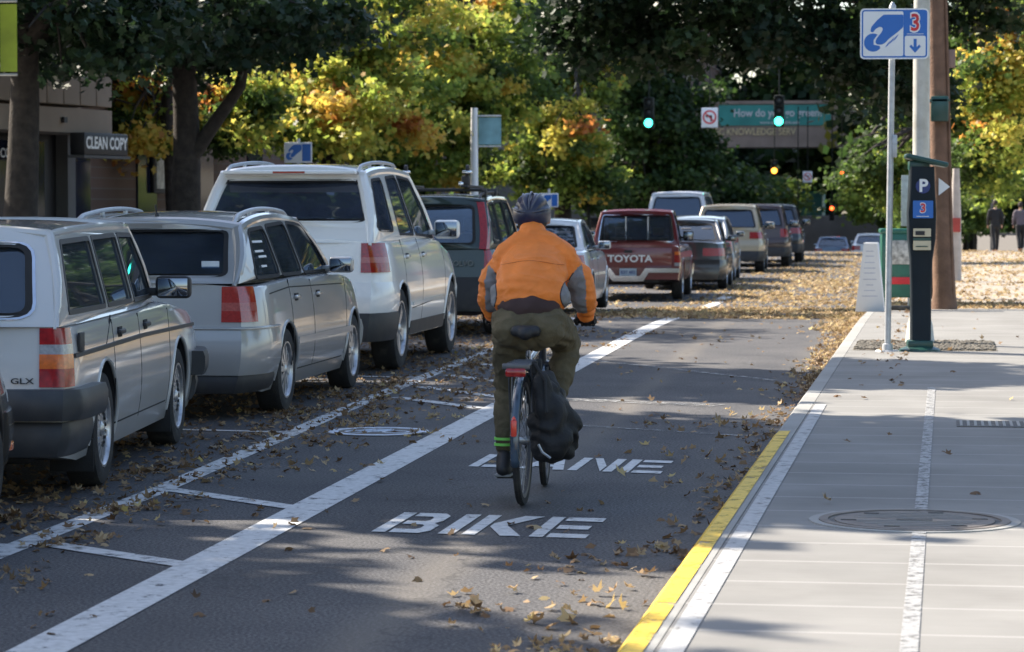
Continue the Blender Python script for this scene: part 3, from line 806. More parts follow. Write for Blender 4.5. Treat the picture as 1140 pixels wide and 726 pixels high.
def stencil(word, c, w, h, label, skew=0):
    adv = {'I': .38}; tot = sum(adv.get(ch, 1.08) for ch in word); bm = NB(); x = 0
    for ch in word:
        for pl in GL[ch]:
            b_prism(bm, [((x+u)/tot, v) for u, v in pl], lambda u, v, q: (c[0]+u*w, c[1]+v*h+skew*u, .004+q), .001)
        x += adv.get(ch, 1.08)
    o = from_bm('lane_marking', bm, [M['line']], smooth=0); return tag(o, kind='structure')
stencil('BIKE', (-2.66, 12.88), 1.09, .82, '', -.12)
stencil('LANE', (-2.76, 16.2), 1.22, .8, '', -.3)
# rubber, metal covers
def disc(name, c, r, mats, h, rings, label, cat, pat=None):
    bm = NB()
    for r0, r1, z, mi in rings: b_lathe(bm, [(r0, 0), (r0, z), (r1, z), (r1, 0)], Matrix.Translation((c[0], c[1], h)), 40, mi)
    if pat: pat(bm)
    return tag(from_bm(name, bm, mats, smooth=20), label=label, cat=cat)
M['iron'] = mat('cast_iron', (.07, .065, .06), .6, metal=.5, bump=.5, bscale=120, dirt=((.2, .17, .13), 12, .7))
M['rust'] = mat('rusty_cover', (.19, .165, .145), .75, bump=.5, bscale=100, dirt=((.1, .08, .06), 9, .6))
cc = gpt(1018, 580, KERB)
def pat1(bm):
    for i in range(6):
        a = i*PI/3+.2; b_box(bm, (cc.x+.3*math.cos(a), cc.y+.3*math.sin(a), KERB+.008), (.07, .018, .003), mi=1)
    b_box(bm, (cc.x, cc.y, KERB+.008), (.16, .07, .003), mi=1)
    for i in range(-4, 5):
        if i: b_box(bm, (cc.x, cc.y+i*.06, KERB+.0075), (2*math.sqrt(.3**2-(i*.06)**2)-.04, .012, .002), mi=2)
disc('manhole_cover', cc, .46, [M['rust'], M['iron'], M['kerb']], KERB, [(0.001, .36, .006, 0), (.365, .385, .003, 1), (.39, .43, .008, 0), (.432, .475, .005, 2)], 'rusty round utility cover set in the grey sidewalk', 'manhole cover', pat1)
cr = gpt(421, 481)
def pat2(bm):
    for dx in (-.13, .13): b_lathe(bm, [(.075, .0), (.075, .008), (.095, .008), (.095, 0)], Matrix.Translation((cr.x+dx, cr.y-.04, 0)), 20, 1)
    for a, b in (((-.13, -.04), (-.05, .1)), ((-.05, .1), (.08, .1)), ((.08, .1), (.0, -.04)), ((0, -.04), (-.13, -.04)), ((.13, -.04), (.06, .14)), ((0, -.04), (-.06, .13))):
        b_tube(bm, [(cr.x+a[0], cr.y+a[1], .007), (cr.x+b[0], cr.y+b[1], .007)], .008, 4, 1)
M['cover_paint'] = worn_mat('cover_paint', (.6, .65, .75), .62, 14)
disc('manhole_cover', cr, .35, [M['iron'], M['cover_paint']], 0.0, [(0.001, .27, .005, 0), (.275, .345, .0075, 1), (.347, .37, .005, 0)], 'round cover ringed in pale paint between the two white lines', 'manhole cover', pat2)
# vent grate in the walk
g0 = gpt(1070, 472, KERB); bm = NB(); b_box(bm, (g0.x+.25, g0.y, KERB+.002), (.56, .5, .004))
for i in range(12): b_box(bm, (g0.x+.0+i*.046, g0.y, KERB+.006), (.018, .44, .004), mi=1)
tag(from_bm('drain_grate', bm, [M['iron'], M['kerb']], smooth=0), label='square slotted grate set in the sidewalk at the right edge', cat='grate')
# tree pit with gravel
M['gravel'] = mat('gravel', (.16, .145, .12), .9, var=.6, scale=60, bump=1, bscale=50)
pit = sheet('gravel_bed', -.86, .55, [27.55, 28.3, 28.9, 29.4], KERB+.004, M['gravel'])
bm = NB()
for i in range(1500):
    x, y = random.uniform(-.84, .53), random.uniform(27.6, 29.38); s = random.uniform(.012, .028)
    r = bmesh.ops.create_icosphere(bm, subdivisions=1, radius=s, matrix=Matrix.Translation((x, y, KERB+.006+s*.3)) @ Matrix.Diagonal((1, random.uniform(.6, 1), .6, 1)))
tag(from_bm('gravel', bm, [M['gravel']], smooth=0, normals=False), kind='stuff', label='loose gravel in the tree pit', cat='gravel')
# ------------------------------------------------------------------ leaves
def leaf_mat(name, stops, trans=.45, rough=.5):
    m, nt, b = new_mat(name); L_ = nt.links.new; out = nt.nodes['Material Output']
    at = N(nt, 'ShaderNodeAttribute', attribute_name='tint')
    r = N(nt, 'ShaderNodeValToRGB'); el = r.color_ramp.elements
    while len(el) > 1: el.remove(el[-1])
    el[0].position = stops[0][0]; el[0].color = (*stops[0][1], 1)
    for p, c in stops[1:]: e = el.new(p); e.color = (*c, 1)
    L_(at.outputs['Fac'], r.inputs[0]); L_(r.outputs[0], b.inputs['Base Color']); b.inputs['Roughness'].default_value = rough
    b.inputs['Specular IOR Level'].default_value = .35
    if trans:
        t = N(nt, 'ShaderNodeBsdfTranslucent')
        hs = N(nt, 'ShaderNodeHueSaturation'); hs.inputs['Value'].default_value = 1.35; hs.inputs['Saturation'].default_value = 1.0; L_(r.outputs[0], hs.inputs['Color']); L_(hs.outputs[0], t.inputs[0])
        mx = N(nt, 'ShaderNodeMixShader'); mx.inputs[0].default_value = trans; L_(b.outputs[0], mx.inputs[1]); L_(t.outputs[0], mx.inputs[2]); L_(mx.outputs[0], out.inputs[0])
    return m
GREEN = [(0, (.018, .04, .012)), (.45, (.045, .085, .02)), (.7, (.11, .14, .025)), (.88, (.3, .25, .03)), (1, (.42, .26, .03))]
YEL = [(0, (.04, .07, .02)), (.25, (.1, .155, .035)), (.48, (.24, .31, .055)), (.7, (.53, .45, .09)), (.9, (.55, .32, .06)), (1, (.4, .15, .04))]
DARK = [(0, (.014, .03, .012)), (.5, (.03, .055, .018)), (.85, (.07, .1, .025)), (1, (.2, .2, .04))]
M['leaf_green'] = leaf_mat('foliage_green', GREEN)
M['leaf_dark'] = leaf_mat('foliage_dark', DARK, .3)
M['leaf_yellow'] = leaf_mat('foliage_yellow', YEL, .58)
M['litter'] = leaf_mat('fallen_leaves', [(0, (.06, .038, .022)), (.35, (.17, .1, .05)), (.65, (.3, .2, .105)), (.88, (.42, .31, .17)), (1, (.5, .37, .1))], .2, .7)
M['litter_pale'] = leaf_mat('dry_leaves', [(0, (.13, .085, .045)), (.35, (.3, .2, .1)), (.65, (.45, .33, .18)), (1, (.6, .47, .2))], .25, .7)
M['bark'] = mat('bark', (.036, .028, .022), .9, var=.45, scale=9, bump=1, bscale=26)
def poly_leaves(name, P_, Nn, size, tint, m, shape, curl, rng, parent=None):
    """one small face per leaf; P_ centres, Nn normals"""
    n = len(P_); K = len(shape); sh = np.array(shape)
    a = rng.normal(size=(n, 3)); u = np.cross(Nn, a); u /= np.linalg.norm(u, axis=1)[:, None]+1e-9; v = np.cross(Nn, u)
    r2 = (sh**2).sum(1)
    cz = rng.uniform(-curl, curl, size=(n, 1))*r2[None, :] + rng.uniform(-curl, curl, size=(n, 1))*sh[None, :, 0]*np.abs(sh[None, :, 0])
    asp = rng.uniform(.5, 1.1, n)[:, None, None] if curl > .5 else np.ones((n, 1, 1))
    co = P_[:, None, :]+size[:, None, None]*(u[:, None, :]*asp*sh[None, :, 0, None]+v[:, None, :]*sh[None, :, 1, None]+Nn[:, None, :]*cz[:, :, None])
    me = bpy.data.meshes.new(name); me.vertices.add(n*K); me.vertices.foreach_set('co', co.reshape(-1).astype(np.float32))
    me.loops.add(n*K); me.loops.foreach_set('vertex_index', np.arange(n*K, dtype=np.int32))
    me.polygons.add(n); me.polygons.foreach_set('loop_start', np.arange(0, n*K, K, dtype=np.int32)); me.polygons.foreach_set('loop_total', np.full(n, K, dtype=np.int32))
    me.update(calc_edges=True)
    at = me.attributes.new('tint', 'FLOAT', 'FACE'); at.data.foreach_set('value', np.clip(tint, 0, 1).astype(np.float32))
    return link(name, me, [m], parent)
STAR = [(0, 1.0), (.16, .48), (.72, .62), (.42, .14), (.9, -.1), (.3, -.25), (.28, -.75), (0, -.4), (-.28, -.75), (-.3, -.25), (-.9, -.1), (-.42, .14), (-.72, .62), (-.16, .48)]
CRISP = [(0, .9), (.35, .5), (.75, .35), (.45, 0), (.5, -.5), (.05, -.45), (-.4, -.7), (-.35, -.15), (-.85, .1), (-.3, .35)]
KITE = [(0, 1), (.62, .25), (.45, -.6), (0, -.8), (-.45, -.6), (-.62, .25)]
QUAD = [(0, 1), (.7, 0), (0, -.85), (-.7, 0)]
def tree(name, label, x, y, h, rt, blobs, n, mk, ls=.085, seed=1, tint=(.3, .25), lean=(0, 0), limbs=8, group='street trees', cat='tree', shape=CRISP, clump=.55, base=None, trunk_m=None, extra=None):
    """blobs: (x,y,z,rx,ry,rz[,tint]) in world metres"""
    rng = np.random.default_rng(seed); rnd = random.Random(seed)
    zb = gz(y)+(KERB if base is None else base); root = empty(name, (x, y, zb), label=label, cat=cat, group=group)
    bm = NB(); pts = []; K = 9
    for i in range(K):
        t = i/(K-1); pts.append((lean[0]*t*t+.06*math.sin(t*5+seed), lean[1]*t*t+.05*math.cos(t*4+seed), h*t-.05))
    rad = [rt*(1.35 if i == 0 else 1.08 if i == 1 else 1-.45*i/(K-1)) for i in range(K)]
    b_tube(bm, pts, rad, 12)
    tp = Vector(pts[-1])
    for i in range(limbs):
        b = blobs[i % len(blobs)]; c = Vector((b[0]-x, b[1]-y, b[2]-zb)); st = Vector(pts[rnd.choice((5, 6, 7, 8))])
        c += Vector((rnd.uniform(-.4, .4)*b[3], rnd.uniform(-.4, .4)*b[4], rnd.uniform(-.1, .5)*b[5]))
        mid = st.lerp(c, .45)+Vector((rnd.uniform(-.3, .3), rnd.uniform(-.3, .3), .35))
        b_tube(bm, [st, st.lerp(mid, .5)+Vector((0, 0, .08)), mid, mid.lerp(c, .5), c], [rt*.5, rt*.42, rt*.33, rt*.2, rt*.08], 8)
        for k in range(3):
            e = c+Vector((rnd.uniform(-1, 1)*b[3], rnd.uniform(-1, 1)*b[4], rnd.uniform(-.8, .8)*b[5]))*.7
            b_tube(bm, [mid.lerp(c, .3*k), mid.lerp(c, .3*k).lerp(e, .5)+Vector((0, 0, .1)), e], [rt*.16, rt*.1, rt*.03], 6)
    if extra: extra(bm)
    from_bm('trunk', bm, [trunk_m or M['bark']], root, 60)
    vol = np.array([b[3]*b[4]*b[5] for b in blobs]); cnt = (vol**.75/np.sum(vol**.75)*n).astype(int)
    PP, NN_, TT = [], [], []
    for b, c in zip(blobs, cnt):
        nc = max(5, int(b[3]*b[4]*b[5]/(clump**3)*.9)); nc = min(nc, 260)
        d = rng.normal(size=(nc, 3)); d /= np.linalg.norm(d, axis=1)[:, None]; rr = rng.uniform(.35, 1.05, (nc, 1))
        cc_ = d*rr*np.array([b[3], b[4], b[5]])
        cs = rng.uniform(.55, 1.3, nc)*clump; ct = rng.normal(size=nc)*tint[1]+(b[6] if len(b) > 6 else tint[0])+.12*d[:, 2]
        w = rng.integers(0, nc, c)
        off = rng.normal(size=(c, 3))*cs[w][:, None]*np.array([.55, .55, .3])
        p = cc_[w]+off+np.array([b[0]-x, b[1]-y, b[2]-zb])
        nn = rng.normal(size=(c, 3))*.75+np.array([0, 0, .7])+.3*d[w]; nn /= np.linalg.norm(nn, axis=1)[:, None]
        PP.append(p); NN_.append(nn); TT.append(ct[w]+rng.normal(size=c)*.07)
    P_ = np.concatenate(PP); Nn = np.concatenate(NN_); T_ = np.concatenate(TT)
    keep = P_[:, 2] > .05
    P_, Nn, T_ = P_[keep], Nn[keep], T_[keep]
    poly_leaves('crown', P_, Nn, rng.uniform(.7, 1.35, len(P_))*ls, T_, M[mk], shape, .4, rng, root)
    return root
def pb(px, py, Y, rx, ry, rz, *t):
    c = dpt(px, py, Y); return (c.x, c.y, c.z, rx, ry, rz)+t
# ------------------------------------------------------------------ fallen leaves
def litter(name, regs, size, m, seed, shape, label, zoff=.006, curl=.35):
    rng = np.random.default_rng(seed); PP = []
    for (x0, x1, y0, y1, n, mode, hh) in regs:
        if mode == 'u':
            x = rng.uniform(x0, x1, n); y = rng.uniform(y0, y1, n)
        elif mode == 'c':   # clusters
            nc = max(3, n//14); cx = rng.uniform(x0, x1, nc); cy = rng.uniform(y0, y1, nc); w = rng.integers(0, nc, n); sg = rng.uniform(.05, .3, nc)
            x = cx[w]+rng.normal(size=n)*sg[w]; y = cy[w]+rng.normal(size=n)*sg[w]*1.4
        else:               # against an edge: dense at x1, thinning to x0
            t = rng.beta(1, 3, n); x = x1+(x0-x1)*t; y = rng.uniform(y0, y1, n)
        z = np.array([gz(v) for v in y])+hh
        PP.append(np.stack([x, y, z+zoff+rng.uniform(0, .012, n)], 1))
    P_ = np.concatenate(PP)
    P_ = P_[~((P_[:, 0] > -1.06) & (P_[:, 0] < -.9) & (P_[:, 2] < gz(0)+.06) & (P_[:, 1] < 60))]
    n = len(P_); nn = rng.normal(size=(n, 3))*.28+np.array([0, 0, 1]); nn /= np.linalg.norm(nn, axis=1)[:, None]
    o = poly_leaves(name, P_, nn, rng.uniform(.6, 1.25, n)*size, rng.beta(2, 2, n), m, shape, curl, rng)
    return tag(o, label=label, cat='fallen leaves', kind='stuff')
K0 = KERB
litter('fallen_leaves', [(-4.7, -3.4, 8, 34, 700, 'c', 0), (-9, -4.5, 8, 42, 7500, 'u', 0), (-9, -4.3, 8, 42, 4500, 'c', 0), (-5.0, -4.0, 9, 34, 1500, 'c', 0), (-4.6, -3.9, 9, 30, 900, 'c', 0), (-3.1, -1.1, 8, 40, 190, 'u', 0), (-3.1, -1.1, 7, 20, 60, 'c', 0),
    (-1.8, -1.08, 8.0, 12.5, 90, 'c', 0), (-1.5, -1.07, 12, 40, 500, 'e', 0), (-1.4, -1.07, 22, 40, 500, 'e', 0),
    (-.8, 1.5, 8, 41, 50, 'u', K0+.004), (-.9, -.3, 22, 41, 120, 'e', K0+.004), (-11.5, -9, 8, 60, 1500, 'u', 0)], .037, M['litter'], 3, CRISP, 'scattered brown and yellow leaves on the asphalt and sidewalk', curl=.9)
litter('fallen_leaves', [(-11, -1.1, 39, 64, 2400, 'u', 0), (-5, -1.1, 39, 46, 4000, 'c', 0), (-4.5, -1.1, 48, 64, 4000, 'c', 0), (-1.8, -1.07, 34, 64, 2000, 'e', 0), (-11, -1.1, 64, 104, 2600, 'u', 0), (-4.6, -1.1, 64, 104, 5000, 'c', 0),
    (-.9, 9, 41, 100, 6000, 'u', K0), (-.9, 9, 41, 100, 9000, 'c', K0), (-.9, 3, 41.2, 45, 2000, 'u', K0)],   .055, M['litter_pale'], 4, CRISP, 'thick carpet of yellow and brown leaves beyond the signpost', curl=.8)
litter('fallen_leaves', [(-1.6, -1.1, 8.6, 12.9, 110, 'c', 0), (-1.6, -1.08, 14, 24, 90, 'c', 0), (-4.6, -3.2, 9, 22, 120, 'c', 0), (-1.5, -1.08, 24, 38, 420, 'e', 0)], .037, M['litter_pale'], 8, CRISP, 'pale curled leaves gathered in small drifts beside the yellow kerb', curl=1.3)
# ------------------------------------------------------------------ signpost
def M4(loc, rz=0): return Matrix.Translation(loc) @ Matrix.Rotation(rz, 4, 'Z') @ Matrix.Rotation(PI/2, 4, 'X')
p0 = gpt(988, 391, KERB)
root = empty('parking_sign', (p0.x, p0.y, KERB), TH*.6, label='tall thin post carrying a blue and white pay sign with a hand and coin', cat='sign')
bm = NB(); b_tube(bm, [(0, 0, 0), (.015, 0, 1.6), (.03, 0, 3.32)], .031, 12)
b_lathe(bm, [(0, .012), (.11, .012), (.12, 0)], None, 20); b_lathe(bm, [(.032, .012), (.055, .012), (.05, .07), (.032, .075)], None, 16)
b_box(bm, (.055, -.01, 2.0), (.05, .06, .22), bev=.01)
from_bm('post', bm, [M['galv']], root)
sc = dpt(993.5, 38, p0.y); SZ = sc.z-KERB
bm = NB(); b_tube(bm, [(.03, 0, 3.3), (.03, 0, 3.36), (.03, 0, 3.4)], [.035, .035, .01], 10); b_box(bm, (.03, -.03, SZ), (.1, .03, .08), bev=.004); from_bm('post_cap', bm, [M['galv']], root)
w, h = .66, .49
bm = NB(); FP = lambda u, v, q: (.045+u, -.05-q, SZ+v)
b_prism(bm, rpoly([(-w/2, -h/2), (w/2, -h/2), (w/2, h/2), (-w/2, h/2)], .045, 5), FP, .006)
sgn = from_bm('sign_panel', bm, [M['white']], root, 30)
def face(outl, name, m, o0=.006, d=.0015, mp=FP, par=None, holes=()):
    bm = NB(); b_panel(bm, outl, holes, lambda u, v, q: mp(u, v, o0+q), d); return from_bm(name, bm, [m], par or sgn, 0)
bo = rpoly([(-w/2+.014, -h/2+.014), (w/2-.014, -h/2+.014), (w/2-.014, h/2-.014), (-w/2+.014, h/2-.014)], .035, 5)
face(bo, 'sign_border', M['blue'], holes=[rpoly([(-.302, -.217), (.086, -.217), (.086, .217), (-.302, .217)], .02, 4), rpoly([(.1, -.217), (.302, -.217), (.302, -.02), (.1, -.02)], .02, 4)])
# the hand (cuff at top right, fist holding a coin)
hand = [(.085, .185), (-.105, .185), (-.17, .13), (-.225, .065), (-.232, .02), (-.205, .012), (-.185, .045), (-.14, .07), (-.11, .055), (-.12, .02), (-.175, -.05), (-.185, -.085), (-.165, -.105), (-.12, -.105), (-.085, -.085), (-.055, -.05), (-.01, -.015), (.03, .015), (.075, .055), (.085, .07)]
face(rpoly(hand, .015, 3), 'hand_symbol', M['blue'])
coin = [(-.205+.088*math.cos(a), -.085+.088*math.sin(a)) for a in np.linspace(.9, 5.6, 26)]
coin += [(-.14, -.118), (-.2, -.105), (-.2, -.06), (-.165, -.01)]
face(coin, 'coin_symbol', M['blue'])
for (x, y) in ((-.062, -.09), (-.025, -.058), (.012, -.03)):
    face(rpoly([(x, y), (x+.03, y+.028), (x-.0, y-.022+.0), (x-.03, y-.045)], .008, 2), 'finger_symbol', M['blue'])
face([(.185, -.05), (.215, -.05), (.215, -.13), (.24, -.105), (.255, -.125), (.2, -.185), (.145, -.125), (.16, -.105), (.185, -.13)], 'arrow_symbol', M['blue'])
text_mesh('sign_number', '3', .25, M['white'], sgn, (.045+.2, -.0585, SZ+.1), bold=.06, sx=.85)
text_mesh('sign_number', '3', .23, M['red'], sgn, (.045+.2, -.0605, SZ+.1), bold=.02, sx=.86)
face([(.12, -.005), (.28, -.005), (.28, .0), (.12, .0)], 'sign_rule', M['white'], .008)
# ------------------------------------------------------------------ pay station
p1 = gpt(1024, 391, KERB)
M['station'] = mat('station_paint', (.006, .013, .02), .5, var=.15, spec=.25)
M['station_green'] = mat('station_green', (.012, .06, .05), .4, coat=.2)
root = empty('parking_meter', (p1.x, p1.y, KERB), TH*.6, label='dark slim pay station marked P and 3 with a slanted cap', cat='pay station')
bm = NB()
prof = [(.0, .13, .11), (.03, .13, .11), (.1, .105, .09), (.6, .105, .09), (.9, .115, .1), (1.1, .14, .12), (1.35, .145, .13), (1.62, .13, .12), (1.8, .125, .11)]
rows = []
for z, a, b in prof:
    rows.append([bm.verts.new((x, y+.02, z)) for x, y in rpoly([(-a*.88, -b), (a*1.0, -b), (a*1.0, b), (-a*.88, b)], .03, 3)])
for r0, r1 in zip(rows, rows[1:]):
    for k in range(len(r0)): bm.faces.new((r0[k], r0[(k+1) % len(r0)], r1[(k+1) % len(r0)], r1[k]))
bm.faces.new(rows[0]); bm.faces.new(rows[-1])
st = from_bm('cabinet', bm, [M['station']], root, 30)
bm = NB(); b_lathe(bm, [(.0, .05), (.1, .06), (.13, .05), (.2, .02), (.205, 0)], Matrix.Diagonal((1, .85, 1, 1)), 28); b_box(bm, (0, .02, .07), (.25, .22, .08), bev=.02)
from_bm('base', bm, [M['station_green']], root, 40)
bm = NB(); R_ = Matrix.Rotation(math.radians(13), 3, 'Y'); b_box(bm, (.05, .02, 1.86), (.42, .34, .05), rot=R_, bev=.02, seg=3); b_box(bm, (-.02, .03, 1.81), (.2, .2, .1), bev=.02)
from_bm('cap', bm, [M['station_green']], root, 40)
FS = lambda u, v, q: (.01+u, -.105-q, v)
def fp(a, b, m, nm, rr=.01, o=.0): return face(rpoly([(a[0], a[1]), (b[0], a[1]), (b[0], b[1]), (a[0], b[1])], rr), nm, m, o, .006, FS, st)
bm = NB(); b_lathe(bm, [(0, .012), (.07, .012), (.07, 0), (0, 0)], Matrix.Translation((.012, -.1, 1.61)) @ Matrix.Rotation(PI/2, 4, 'X'), 32); from_bm('parking_badge', bm, [M['navy']], st, 30)
text_mesh('badge_letter', 'P', .17, M['white'], st, (.014, -.115, 1.61), bold=.03)
b3 = fp((-.095, 1.3), (.1, 1.47), M['blue'], 'zone_plate', .008, .012)
text_mesh('zone_number', '3', .13, M['white'], b3, (.012, -.125, 1.395), bold=.05); text_mesh('zone_number', '3', .12, M['red'], b3, (.012, -.127, 1.395), bold=.02)
face([(-.06, 1.315), (.06, 1.315), (.06, 1.32), (-.06, 1.32)], 'zone_rule', M['white'], .019, .001, FS, b3)
M['cream'] = mat('sticker_cream', (.6, .52, .36), .5, var=.05)
fp((-.09, 1.12), (.08, 1.2), M['cream'], 'sticker', .006, .014); fp((-.09, .99), (.08, 1.08), M['cream'], 'sticker', .006, .014)
fp((-.07, 1.135), (.02, 1.175), M['black_plastic'], 'card_symbol', .004, .021)
fp((-.065, 1.02), (.05, 1.03), M['station_green'], 'sticker_line', .0, .021); fp((-.09, 1.082), (.08, 1.108), M['station_green'], 'sticker_band', .004, .014)
bm = NB(); b_prism(bm, [(.17, 1.52), (.17, 1.69), (.28, 1.605)], lambda u, v, q: (u, -.02-q, v), .012); from_bm('arrow_plate', bm, [M['white']], root, 0)
# ------------------------------------------------------------------ steel pole + wooden pole
pp = dpt(1024.5, 300, 28.9)
root = empty('lamp_post', (pp.x, pp.y, KERB), label='thick pale metal pole just behind the pay station', cat='pole')
M['pole'] = mat('pole_paint', (.5, .5, .47), .5, metal=.3, var=.1, scale=8, dirt=((.28, .26, .22), 7, .5))
bm = NB(); b_tube(bm, [(0, 0, .05), (0, 0, 3), (0, 0, 9)], [.09, .085, .06], 20); from_bm('shaft', bm, [M['pole']], root)
bm = NB(); b_lathe(bm, [(.0, .3), (.1, .3), (.13, .2), (.15, .02), (.16, 0)], None, 24); from_bm('base', bm, [M['pole']], root, 40)
bm = NB(); b_tube(bm, [(0, 0, 8.9), (-.5, 0, 9.3), (-1.8, 0, 9.5)], .04, 10); b_box(bm, (-2.1, 0, 9.5), (.7, .25, .12), bev=.04); from_bm('lamp_arm', bm, [M['pole']], root)
pw = gpt(1051, 338, KERB+gz(40)); pt = dpt(1043, 0, 40.6)
M['wood'] = mat('pole_wood', (.17, .095, .06), .85, var=.3, scale=5, bump=.8, bscale=30)
root = empty('utility_pole', (pw.x, 40.6, gz(40.6)+KERB), label='brown wooden pole leaning slightly with a green box strapped on', cat='utility pole')
lx = (pt.x-pw.x)/(pt.z+.1)
bm = NB(); pts = [(0, 0, -.05), (-.0, 0, .25), (lx*1, 0, 1), (lx*3, 0, 3), (lx*6, 0, 6), (lx*10, 0, 10)]
b_tube(bm, pts, [.2, .165, .155, .145, .135, .12], 18); po = from_bm('pole', bm, [M['wood']], root, 60)
bm = NB(); zz = dpt(1043, 116, 40.6).z-KERB; b_box(bm, (lx*zz+.0, -.2, zz), (.25, .16, .36), bev=.02); b_box(bm, (lx*zz, -.13, zz+.12), (.3, .3, .03)); from_bm('control_box', bm, [M['station_green']], root)
bm = NB(); zz = dpt(1056, 60, 40.6).z-KERB; b_box(bm, (lx*zz+.19, -.05, zz), (.1, .1, .26), bev=.01); from_bm('junction_box', bm, [mat('box_brown', (.25, .16, .13), .7)], root)
bm = NB(); b_tube(bm, [(lx*.5+.14, -.1, .1), (lx*3+.13, -.1, 3), (lx*9+.11, -.1, 9)], .02, 8); from_bm('conduit', bm, [M['wood']], root)
# ------------------------------------------------------------------ newspaper box, sandwich board
pn = gpt(999, 341, KERB+gz(40)); yb = 39.9
M['green_box'] = mat('newsbox_green', (.01, .11, .075), .42, coat=.3, dirt=((.05, .08, .07), 4, .4))
root = empty('newspaper_box', (dpt(1000, 300, yb).x, yb, KERB+gz(yb)), TH*.5, label='green newspaper vending box behind the pay station', cat='newspaper box')
bm = NB(); b_box(bm, (0, .02, .64), (.5, .42, .92), bev=.03); b_box(bm, (0, .02, 1.12), (.54, .48, .07), bev=.025)
b_box(bm, (-.2, .02, .1), (.06, .38, .2)); b_box(bm, (.2, .02, .1), (.06, .38, .2)); nb = from_bm('cabinet', bm, [M['green_box']], root, 40)
bm = NB(); b_box(bm, (.02, -.2, .82), (.36, .02, .34), bev=.008); from_bm('display_window', bm, [mat('newsprint', (.42, .4, .36), .6, var=.6, scale=14)], root)
bm = NB(); b_box(bm, (.02, -.2, .42), (.36, .02, .1), bev=.006); from_bm('red_label', bm, [M['red']], root)
bm = NB(); b_box(bm, (0, .0, .03), (.58, .5, .05), bev=.01); from_bm('foot', bm, [M['iron']], root)
# second white faced box peeping left of the pole
yb = 41.5
root = empty('notice_board', (dpt(1012, 300, yb).x, yb, KERB+gz(yb)), label='small pale notice panel on a post behind the green box', cat='notice board')
bm = NB(); b_box(bm, (0, 0, 1.58), (.24, .03, .75), bev=.005); from_bm('panel', bm, [mat('notice_pale', (.42, .5, .48), .6, var=.2, scale=10)], root)
bm = NB(); b_tube(bm, [(0, .03, 0), (0, .03, 1.9)], .02, 8); from_bm('post', bm, [M['galv']], root)
pa = gpt(968, 342, KERB+gz(39)); ya = 39.0
root = empty('sandwich_board', (dpt(969, 300, ya).x, ya, KERB+gz(ya)), label='white a-frame board with small print leaning on the kerb side', cat='sandwich board')
for sgn_ in (-1, 1):
    bm = NB(); R_ = Matrix.Rotation(sgn_*math.radians(-14), 3, 'X')
    b_prism(bm, [(-.2, 0), (.2, 0), (.1, .98), (-.08, .98)], lambda u, v, q, R_=R_: tuple(R_ @ Vector((u, q, v))+Vector((0, sgn_*.24, 0))), .02)
    bd = from_bm('panel', bm, [M['white']], root, 0)
    if sgn_ < 0:
        bm = NB(); rnd = random.Random(5)
        for i, z in enumerate((.86, .79, .7, .62, .55, .46, .38, .3, .22)):
            hw_ = (.06+.08*(1-z))*rnd.uniform(.45, .9)
            b_prism(bm, [(-hw_, z), (hw_, z), (hw_, z+.009), (-hw_, z+.009)], lambda u, v, q, R_=R_: tuple(R_ @ Vector((u, -.002-q, v))+Vector((0, sgn_*.24, 0))), .001)
        from_bm('board_print', bm, [mat('print_blue', (.4, .43, .55), .6)], bd, 0)
# ------------------------------------------------------------------ cyclist
def hull(bm, a, ra, b, rb, sc=(1, 1, 1)):
    t = NB()
    for c, r in ((a, ra), (b, rb)):
        bmesh.ops.create_icosphere(t, subdivisions=2, radius=r, matrix=Matrix.Translation(c) @ Matrix.Diagonal((*sc, 1)))
    r = bmesh.ops.convex_hull(t, input=t.verts)
    dl = [g for g in r['geom_interior'] if isinstance(g, bmesh.types.BMVert)]
    bmesh.ops.delete(t, geom=dl, context='VERTS')
    me = bpy.data.meshes.new('h'); t.to_mesh(me); t.free(); bm.from_mesh(me); bpy.data.meshes.remove(me)
def chain(bm, pts, sc=(1, 1, 1)):
    for (a, ra), (b, rb) in zip(pts, pts[1:]): hull(bm, Vector(a), ra, Vector(b), rb, sc)
def remesh(name, bm, mats, parent, voxel=.012, it=8, disp=None, fmat=None):
    me = bpy.data.meshes.new(name); bm.to_mesh(me); bm.free(); o = link(name, me)
    r = o.modifiers.new('r', 'REMESH'); r.mode = 'VOXEL'; r.voxel_size = voxel
    s = o.modifiers.new('s', 'SMOOTH'); s.iterations = it; s.factor = .5
    bpy.context.view_layer.update(); nm = baked(o); bpy.data.objects.remove(o)
    nm.name = name
    if disp:
        co = [v.co.copy() for v in nm.vertices]; no = [v.normal.copy() for v in nm.vertices]
        for v, c, n_ in zip(nm.vertices, co, no): v.co = c+n_*disp(c, n_)
    for p in nm.polygons: p.use_smooth = True
    nm.materials.clear(); o = link(name, nm, mats, parent)
    if fmat:
        for p in nm.polygons: p.material_index = fmat(p.center, p.normal)
    return o
M['skin'] = mat('skin', (.45, .26, .19), .55)
M['jacket'] = mat('jacket_orange', (.82, .21, .025), .62, var=.1, scale=9, bump=.5, bscale=38)
M['jacket_grey'] = mat('jacket_grey', (.2, .195, .2), .75, var=.12, scale=30)
M['shirt'] = mat('shirt_brown', (.05, .026, .024), .85)
M['trouser'] = mat('trouser_olive', (.105, .082, .043), .88, var=.25, scale=9, bump=.6, bscale=45)
M['shoe'] = mat('shoe_black', (.018, .018, .02), .55); M['glove'] = mat('glove_black', (.018, .018, .02), .8)
M['band'] = mat('reflective_band', (.25, .75, .12), .4); M['hair'] = mat('hair', (.03, .02, .015), .8)
rw = gpt(582, 563); fw = gpt(604, 543); dv = fw-rw; BY = math.atan2(-dv.x, dv.y)
M['rack'] = mat('rack_grey', (.12, .12, .125), .45, metal=.6)
